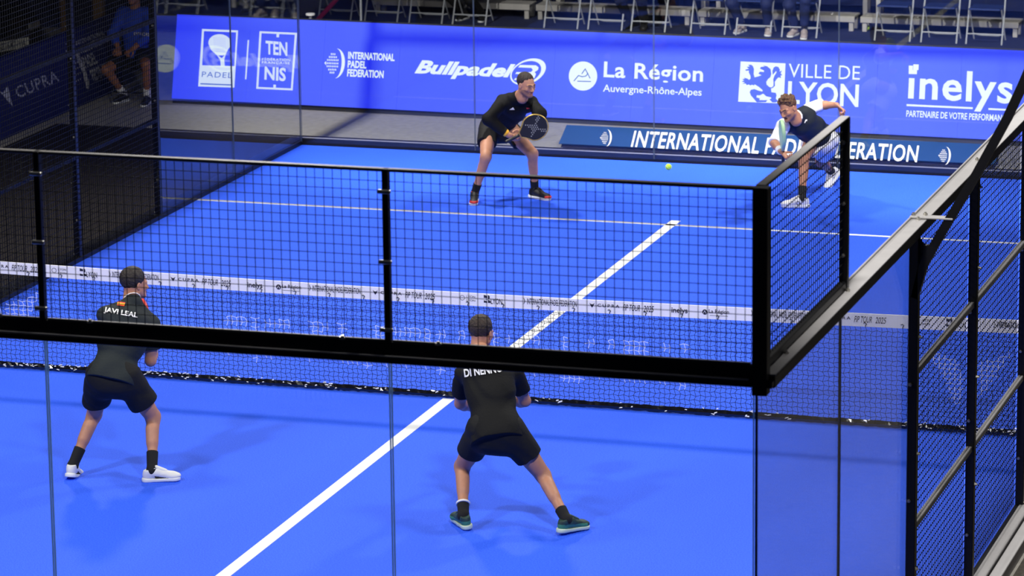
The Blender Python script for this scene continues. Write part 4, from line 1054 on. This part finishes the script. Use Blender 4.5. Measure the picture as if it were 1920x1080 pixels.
print_on(p1, p1['shirt_geo'], None, ((219, 572), (233, 574), (221, 565)), M['flagr'], 'flag_patch', 'small red and yellow flag', polys=([(0, 0), (1, 0), (1, 1), (0, 1)], [(0, 1, 2, 3)]))
print_on(p1, p1['shirt_geo'], None, ((219.5, 570), (233.5, 572), (220.5, 566.7)), M['yellow'], 'flag_patch', 'yellow middle band of the flag', polys=([(0, 0), (1, 0), (1, 1), (0, 1)], [(0, 1, 2, 3)]), off=.014)
hp_ = p1['arm']['R'][2] + nrm(p1['arm']['R'][2] - p1['arm']['R'][1]) * .07
racket(hp_ + nrm((-.50, .45, .74)) * .25 + A([-.075, .04, -.03]), (.5, .85, .1), (-.50, .45, .74), 'rack', 'red', 'black racket with red rim in front of the near left player', motif=False)

# -- near centre player
pL = gz(869, 967, .095); pR = gz(1062, 975, .10)
p2 = person(dict(label='player seen from behind in black shirt and shorts with green shoes, near centre line', base=((pL[0] + pR[0]) / 2, pL[1], 0),
    girth=1.10, pelvis=pt(930, 806, -3.32), neck=pt(908, 664, -2.98), hdir=(.96, .25, -.04), shL=pt(868, 702, -3.02), shR=pt(963, 698, -2.95),
    head=pt(903, 624, -2.88), face=(.22, .95, -.18), anL=pL, anR=pR, knL=(867, 876), knR=(1003, 872), kprefL=(-.1, 1, 0), kprefR=(.3, 1, 0),
    wrL=pt(885, 765, -2.66), elL=(858, 782), wrR=pt(960, 755, -2.62), elR=(986, 756), eprefL=(-1, 0, 0), eprefR=(1, 0, 0), hnR=(-.8, .3, .3), hnL=(.8, .3, .2), toeL=(-.62, .72, .02), upL=(-.1, -.1, 1), toeR=(.50, .80, -.06),
    shirt='shirtk', shorts='shorts', hairstyle='full', hairmat='hairm', shoes=('shoeg', 'soleg', 'shoek'), sockh=.105, sleeve=.66, cuff='L', fold=.009, hem=-.10, seed=6, short=.60,
    accent='greenm', shoepaint=lambda c: (c[:, 2] < .058 - c[:, 1] * .05) & (c[:, 1] < .17)))
print_on(p2, p2['shirt_geo'], 'DI NENNO', ((871, 707.5), (943, 697), (869, 692)), M['white'], 'back_lettering', 'white name lettering', bold=.03)
hp_ = p2['arm']['R'][2] + nrm(p2['arm']['R'][2] - p2['arm']['R'][1]) * .07
racket(hp_ + nrm((-.45, .60, .62)) * .25 + A([0, .02, 0]), (.5, .85, .1), (-.45, .60, .62), 'rack', 'rack', 'black racket held out in front by the near centre player', motif=False)

# -- far player in black
pR = gz(890, 363, .085); pL = gz(1003, 356, .085)
p3 = person(dict(label='player in black long-sleeved top crouching at the far end, holding a gold-rimmed racket', base=((pL[0] + pR[0]) / 2, (pL[1] + pR[1]) / 2, 0),
    pelvis=pt(934, 238, 7.85), neck=pt(976, 180, 7.42), hdir=(-.9, -.35, 0), shR=pt(943, 190, 7.42), shL=pt(998, 194, 7.62),
    head=pt(987, 159, 7.30), face=(.83, -.52, -.16), anL=pL, anR=pR, knR=(911, 296), knL=(998, 288), kprefR=(.2, -1, 0), kprefL=(.4, -1, 0),
    wrR=pt(953, 253, 7.22), elR=(917, 224), wrL=pt(982, 246, 7.22), elL=(1010, 216), hdR=(.9, .0, -.25), hnR=(.2, .9, .3), hdL=(-.6, -.2, -.5), hnL=(.1, -.8, .3), toeR=(.25, -.97, 0), toeL=(.90, -.42, .0),
    shirt='shirtk', shorts='shorts', hairstyle='short', hairmat='hairm', shoes=('shoek', 'solew', 'orange'), sockh=.12, sleeve=1.86, fold=.007, seed=9, beard=1, short=.56, hem=-.03,
    accent='red', shoepaint=lambda c: (c[:, 1] > .17) & (c[:, 2] < .05)))
cb_ = SDF(.004); sh_, el_, wr_ = p3['arm']['R']; t_ = nrm(wr_ - el_); cb_.rc(wr_ - t_ * .045, wr_ - t_ * .02, .041, .037, .005, cut=[(wr_ - t_ * .045, -t_), (wr_ - t_ * .015, t_)])
v_, f_ = cb_.build(); o = obj('wristband', v_, f_, M['yellow'], p3['root'], True); o['label'] = 'yellow band on the cuff'
racket(pt(1002, 239, 7.12), (.42, -.88, .12), (.80, .30, .42), 'rack', 'gold', 'black racket with gold rim held by the far left player')
sq = [(0, 0), (1, 0), (1, 1), (0, 1)]
print_on(p3, p3['shirt_geo'], None, ((955, 206), (965, 206), (957, 201)), M['white'], 'chest_print', 'small white chest print', polys=([(0, 0), (1, 0), (.5, 1)], [(0, 1, 2)]))
print_on(p3, p3['shirt_geo'], None, ((987, 204.5), (993, 204.5), (987, 202)), M['red'], 'chest_print', 'small red chest mark', polys=(sq, [(0, 1, 2, 3)]))

# -- far player in dark vest with white sleeves
pR = gz(1504, 373, .09); pL = pt(1559, 322, 9.25)
p4 = person(dict(label='player lunging at far right in dark shirt with white sleeves, white shorts, mouth open', base=(pR[0], pR[1], 0),
    pelvis=pt(1541, 258, 8.62), neck=pt(1491, 220, 8.05), hdir=(-.80, .55, .15), shR=pt(1469, 236, 7.98), shL=pt(1516, 207, 8.28),
    head=pt(1478, 204, 7.86), face=(-.42, -.84, -.30), hup=(-.25, 0, 1), anR=pR, anL=pL, knR=(1508, 300), knL=(1520, 316), kprefR=(-.3, -1, .2),
    wrR=pt(1464, 284, 7.50), elR=(1462, 262), wrL=pt(1569, 197, 8.42), elL=(1546, 196), hdR=(.5, -.1, -.4), hnR=(.2, -.2, .9), hdL=(.75, -.1, -.55), hnL=(-.3, -.4, -.8),
    toeR=(-.97, -.22, .0), toeL=(-.30, -.55, -.55), upL=(-.6, -.35, .6), shirt='shirtn', shorts='wfab', sleeve_mat='wfab', hairstyle='curly', hairmat='hairb',
    shoes=('shoew', 'solew', 'shoew'), sockh=.13, sleeve=1.0, fold=.005, seed=12, beard=1, om=True, skin='skin2', short=.62, hem=.02,
    collar=('white', .010, 'white neckline band'), accent='shoek', shoepaint=lambda c: (np.abs(np.hypot(c[:, 1] - .04, c[:, 2] - .05) - .017) < .0032) & (c[:, 0] > -1)))
sh_, el_, wr_ = p4['arm']['R']; t_ = nrm(wr_ - el_); cb_ = SDF(.004); cb_.rc(wr_ - t_ * .07, wr_ - t_ * .005, .040, .038, .005, cut=[(wr_ - t_ * .075, -t_), (wr_ - t_ * .0, t_)])
v_, f_ = cb_.build(); o = obj('wristband', v_, f_, M['wfab'], p4['root'], True); o['label'] = 'white wristband'
racket(pt(1467, 252, 7.46), (.95, .35, .12), (.02, -.22, .97), 'rackg', 'rackg', 'pale green racket held upright edge-on by the far right player', grip='rack', motif=False)
print_on(p4, p4['shirt_geo'], None, ((1508, 231), (1512, 231), (1510, 224)), M['white'], 'chest_print', 'small curved white chest mark', polys=([(0, 0), (.35, .1), (.5, .6), (1, .6), (.9, 1), (.1, .95)], [(0, 1, 2, 5), (2, 3, 4, 5)]))

# -- ball
bc = pt(1253.5, 313, 8.3); S = SDF(.0035); S.el(bc, (.0335,) * 3, .003); v_, f_ = S.build()
o = obj('padel_ball', v_, f_, M['ball'], None, True); tagd(o, 'bright yellow-green ball in the air before the far glass wall', 'ball')
b = MB(); b.tube([bc + .0336 * A([math.cos(t) * math.cos(.5 * math.sin(2 * t)), math.sin(t) * math.cos(.5 * math.sin(2 * t)), math.sin(.5 * math.sin(2 * t))]) for t in np.linspace(0, 2 * math.pi, 33)], .0012, 4, cap=False)
sm = b.obj('ball_seam', M['white'], o)
# ================================================================== STANDS BEHIND THE BOARD
def folding_chair_parts(frame_m, seat_m):
    """local: x across, y towards the back, z up; front feet at y=0"""
    out = []; w = .225
    for s in (-1, 1):
        b = MB(); b.tube([(s * w, 0, 0), (s * w, .19, .43), (s * w * .97, .34, .80)], .011, 6); out.append(('front_leg', b, frame_m))
        b = MB(); b.tube([(s * (w - .025), .42, 0), (s * (w - .025), .10, .43)], .010, 6); out.append(('rear_leg', b, frame_m))
        for yy in ((0, s * w), (.42, s * (w - .025))):
            pass
    b = MB(); b.tube([(-w, .055, .125), (w, .055, .125)], .009, 6); out.append(('front_stretcher', b, frame_m))
    b = MB(); b.tube([(-w + .03, .36, .08), (-.12, .375, .06), (.12, .375, .06), (w - .03, .36, .08)], .009, 6); out.append(('rear_stretcher', b, frame_m))
    b = MB(); b.bbox((-.20, .0, .43), (.20, .37, .455), .008); out.append(('seat', b, seat_m))
    b = MB(); b.prism([(-.215, .27, .62), (.215, .27, .62), (.215, .345, .82), (-.215, .345, .82)], (0, .018, .0)); out.append(('backrest', b, seat_m))
    return out
_cp = {}
def chair(px0, px1, v0, label, group, fm='chair', sm='seat', pos=None, rot=0.0):
    k = (fm, sm)
    if pos is None:
        a = gz(px0, v0, -.02); c_ = gz(px1, v0 + (px1 - px0) * .055, -.02); pos = A([(a[0] + c_[0]) / 2, 18.42, -.02])
    t = empty('folding_chair', pos, label, 'chair', group); t.rotation_euler = (0, 0, rot)
    if k not in _cp:
        _cp[k] = []
        for n, b, m_ in folding_chair_parts(fm, sm):
            me = bpy.data.meshes.new(n); me.from_pydata(b.v, [], b.f); me.materials.append(M[m_]); me.update(); _cp[k].append((n, me))
    for n, me in _cp[k]:
        o = bpy.data.objects.new(n, me); COL.objects.link(o); o.parent = t
    return t
ordn = ['first', 'second', 'third', 'fourth', 'fifth', 'sixth', 'seventh', 'eighth', 'ninth', 'tenth', 'eleventh', 'twelfth', 'thirteenth']
row = [(615, 677, 27), (701, 761, 31), (781, 843, 35), (863, 924, 38), (1032, 1095, 45), (1114, 1178, 48), (1196, 1257, 51), (1304, 1369, 56), (1388, 1452, 60), (1472, 1538, 64), (1645, 1712, 71), (1731, 1798, 75), (1815, 1881, 79)]
for i, (a, c_, v_) in enumerate(row):
    chair(a, c_, v_, 'grey framed folding chair behind the led board, %s from the left of the row' % ordn[i], 'folding chairs behind the led board')
# low aluminium staging step behind the chairs, in modules
for i, (u0, u1) in enumerate(((700, 995), (1004, 1296), (1308, 1604), (1612, 1912), (1920, 2210))):
    x0 = gz(u0, 30 + (u0 - 700) * .03 + 6, 0)[0]; x0 = pt(u0, 40, 19.05)[0]; x1 = pt(u1, 40, 19.05)[0]
    t = empty('staging_step', ((x0 + x1) / 2, 19.2, -.02), 'low aluminium staging step behind the chairs, %s section from the left' % ordn[i], 'step', 'aluminium staging steps behind the chairs')
    for k in range(3):
        b = MB(); b.bbox((x0 + .01, 19.05 + k * .105, .155 - .0), (x1 - .01, 19.05 + k * .105 + .098, .18), .004); b.obj('tread_plank', M['alu'], t)
    b = MB(); b.bbox((x0 + .01, 19.035, .10), (x1 - .01, 19.052, .178), .004); b.obj('front_fascia', M['alu'], t)
    for xx in (x0 + .03, x1 - .09):
        for yy in (19.06, 19.30): b = MB(); b.bbox((xx, yy, -.02), (xx + .06, yy + .05, .155), .004); b.obj('leg', M['alu'], t)
    b = MB(); b.bbox((x0 + .01, 19.8, .44), (x1 - .01, 20.2, .48), .004); b.obj('upper_plank', M['alu'], t)
    for xx in (x0 + .03, x1 - .09): b = MB(); b.bbox((xx, 19.9, -.02), (xx + .06, 20.1, .44), .004); b.obj('upright', M['alu'], t)

def sitter(cx, y, label, feet, shirt, trousers, shoes, seed, hair='short', hm='hairk', skin='skin', short=1.8, sock='sock', z=-.02, h=.011, spread=.12, group=None, lean=.0, face=(0, -1, -.1)):
    aR = A([feet[0][0], feet[0][1], z + .085]); aL = A([feet[1][0], feet[1][1], z + .085]); P_ = A([cx, y + .22, .53 + z])
    hd = A([cx, y + .18 - lean, 1.27 + z]); N_ = A([cx, y + .24 - lean * .8, 1.06 + z])
    return person(dict(label=label, base=(cx, y, z), pelvis=P_, neck=N_, hdir=(-1, 0, 0), shR=N_ + A([-.17, 0, -.03]), shL=N_ + A([.17, 0, -.03]), head=hd, face=face,
        anR=aR, anL=aL, knR=proj(A([aR[0] - spread * .3, y - .22, .50 + z])), knL=proj(A([aL[0] + spread * .3, y - .22, .50 + z])), kprefR=(0, -1, 1), kprefL=(0, -1, 1),
        wrR=A([cx - .09, y - .10, .66 + z]), wrL=A([cx + .09, y - .10, .66 + z]), elR=proj(A([cx - .27, y + .15, .78 + z])), elL=proj(A([cx + .27, y + .15, .78 + z])),
        hdR=(.3, -.8, -.2), hdL=(-.3, -.8, -.2), hnR=(0, 0, -1), hnL=(0, 0, -1), toeR=(-.2, -1, 0), toeL=(.2, -1, 0), shirt=shirt, shorts=trousers, short=short, hairstyle=hair, hairmat=hm,
        shoes=shoes, sock=sock, seed=seed, h=h, skin=skin, sleeve=1.7, sockh=.12, group=group))
G = 'seated spectators behind the led board'
def ft(u, v): return gz(u, v, -.02)[:2]
LS = ('greyshoe', 'solew', 'white'); DS = ('shoek', 'mat', 'shoek')
sitter(pt(1420, 40, 18.5)[0], 18.55, 'seated spectator above the middle of the board in pale trainers, feet apart', (ft(1392, 60), ft(1441, 64)), 'blueshirt', 'denim', LS, 21)
sitter(pt(1503, 40, 18.5)[0], 18.55, 'seated spectator whose beige trainers rest close together behind the board', (ft(1492, 66), ft(1508, 70)), 'shirtn', 'denim', LS, 22)
sitter(pt(1192, 40, 18.5)[0], 18.6, 'seated spectator in dark shoes and dark trousers right of centre behind the board', (ft(1180, 52), ft(1208, 54)), 'shirtk', 'shorts', DS, 23)
sitter(pt(892, 30, 18.5)[0], 18.6, 'seated spectator with black and white shoes behind the slanted white lettering', (ft(872, 36), ft(905, 38)), 'shirtk', 'shorts', ('shoek', 'solew', 'shoek'), 24)
sitter(pt(500, 10, 18.5)[0], 18.6, 'seated spectator in grey trousers above the left end of the board', (ft(470, 20), ft(530, 22)), 'shirtn', 'carpet', DS, 25)
# ball and small things by the stand
bc = A([*gz(1627, 54, 0)[:2], .015]); S = SDF(.004); S.el(bc, (.033,) * 3, .003); v_, f_ = S.build(); o = obj('padel_ball', v_, f_, M['ball'], None, True)
tagd(o, 'yellow ball lying on the stand floor beside an aluminium leg', 'ball')
q_ = pt(582, 33, 13.6)
stl = empty('stool', (q_[0], 13.6, -.06), 'small white topped stand behind the led board at left', 'stand')
b = MB(); b.tube([(q_[0], 13.6, -.06), (q_[0], 13.6, q_[2] + .03)], .018, 8); b.obj('stem', M['chair'], stl); b = MB(); b.tube([(q_[0], 13.6, q_[2] + .03), (q_[0], 13.6, q_[2] + .05)], .055, 14); b.obj('top', M['white'], stl)
b = MB(); b.tube([(q_[0], 13.6, -.06), (q_[0], 13.6, -.04)], .12, 14); b.obj('foot', M['chair'], stl)
a_ = pt(590, 31, 18.0); c_ = pt(612, 12, 18.0); b = MB(); b.tube([a_ - (0, 0, a_[2] + .0), c_ + (c_ - a_) * 1.5], .03, 8); o = b.obj('magenta_pole', M['pink']); tagd(o, 'thin magenta pole slanting up behind the board at left', 'pole')
a_ = pt(677, 36, 16.0); b = MB(); b.tube([(a_[0], 16.0, -.06), (a_[0], 16.0, 2.4)], .014, 8); o = b.obj('thin_pole', M['chair']); tagd(o, 'thin pale upright pole behind the board at left', 'pole')

# ================================================================== LEFT SIDE OF THE HALL
off = sitter(-7.97, 12.25, 'seated official in blue shirt and dark shorts beside the left end of the board', (gz(233, 176, .03)[:2], gz(276, 181, .03)[:2]), 'blueshirt', 'shorts', ('shoek', 'solew', 'shoek'), 31, z=-.06, h=.0075, skin='skin3', short=.75, sock='wfab', hm='hairk', spread=.3)
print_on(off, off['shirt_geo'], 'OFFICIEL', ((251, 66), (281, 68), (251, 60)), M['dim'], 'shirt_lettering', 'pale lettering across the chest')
chair(0, 0, 0, 'dark folding chair under the seated official', None, 'black', 'mat', pos=A([-7.97, 12.20, -.06]))
# car standing in the dark behind the side banner
car = empty('car', (-11.2, 13.0, -.06), 'black car parked in the dark behind the navy side banner', 'car')
cx = lambda x, y, z: (-9.75 - x * .94 - y * .0, 12.9 + y, z - .06)
prof = [(0, .28), (.02, .55), (.12, .78), (.9, .98), (1.45, 1.06), (2.15, 1.50), (3.3, 1.52), (4.1, 1.10), (4.35, .95), (4.4, .35), (4.3, .22), (.1, .22)]
b = MB(); n_ = len(prof)
wd = lambda z: .90 if z < 1.08 else .66
b.add([cx(x, -wd(z), z) for x, z in prof] + [cx(x, wd(z), z) for x, z in prof], [tuple(range(n_)), tuple(range(2 * n_ - 1, n_ - 1, -1))] + [(i, i + n_, (i + 1) % n_ + n_, (i + 1) % n_) for i in range(n_)]); b.obj('body', M['car'], car)
for x in (.85, 3.5):
    for s in (-1, 1):
        b = MB(); p = cx(x, s * .80, .31); b.tube([(p[0], p[1] - .1, p[2]), (p[0], p[1] + .1, p[2])], .31, 20); w_ = b.obj('wheel', M['tyre'], car); b = MB(); b.tube([(p[0], p[1] - .105, p[2]), (p[0], p[1] + .105, p[2])], .19, 12); b.obj('rim', M['chrome'], w_)
for s in (-1, 1):
    b = MB(); p = cx(-.005, s * .62, .66); b.bbox((p[0] - .03, p[1] - .14, p[2] - .05), (p[0] + .02, p[1] + .14, p[2] + .04), .015); b.obj('headlamp', M['lamp'], car)
b = MB(); p = cx(-.01, 0, .55); b.bbox((p[0] - .01, p[1] - .45, p[2] - .10), (p[0] + .012, p[1] + .45, p[2] + .10), .01); b.obj('grille', M['tyre'], car)
pc = A([-9.66, 12.62, .50]); e1 = nrm((.42, .90, 0)); e2 = A([0, 0, 1.0])
b = MB(); b.prism([pc - e1 * .3 - e2 * .06, pc + e1 * .3 - e2 * .06, pc + e1 * .3 + e2 * .06, pc - e1 * .3 + e2 * .06], np.cross(e1, e2) * -.008); pl_ = b.obj('number_plate', M['plate'], car)
sh2 = MB(); v, f = text2d('GZ-647-VA', .01); nrm_ = np.cross(e1, e2)
sh2.add([pc + e1 * (-.21 + .46 * x) + e2 * (-.042 + .084 * y) + nrm_ * .003 for x, y in v], f); sh2.obj('plate_characters', M['ink'], pl_)
sh2 = MB(); sh2.add([pc + e1 * a + e2 * c + nrm_ * .003 for a, c in ((-.3, -.06), (-.245, -.06), (-.245, .06), (-.3, .06))], [(0, 1, 2, 3)]); sh2.obj('plate_band', M['banner'], pl_)
for u in (125, 186):
    p = pt(u, 40, 14.5); b = MB(); b.bbox((p[0] - .06, 14.44, -.06), (p[0] + .06, 14.56, 2.6), .006); o = b.obj('timber_post', M['brownpost'])
    tagd(o, ('brown timber post beside the official' if u > 150 else 'brown timber post further left, above the side banner'), 'post')
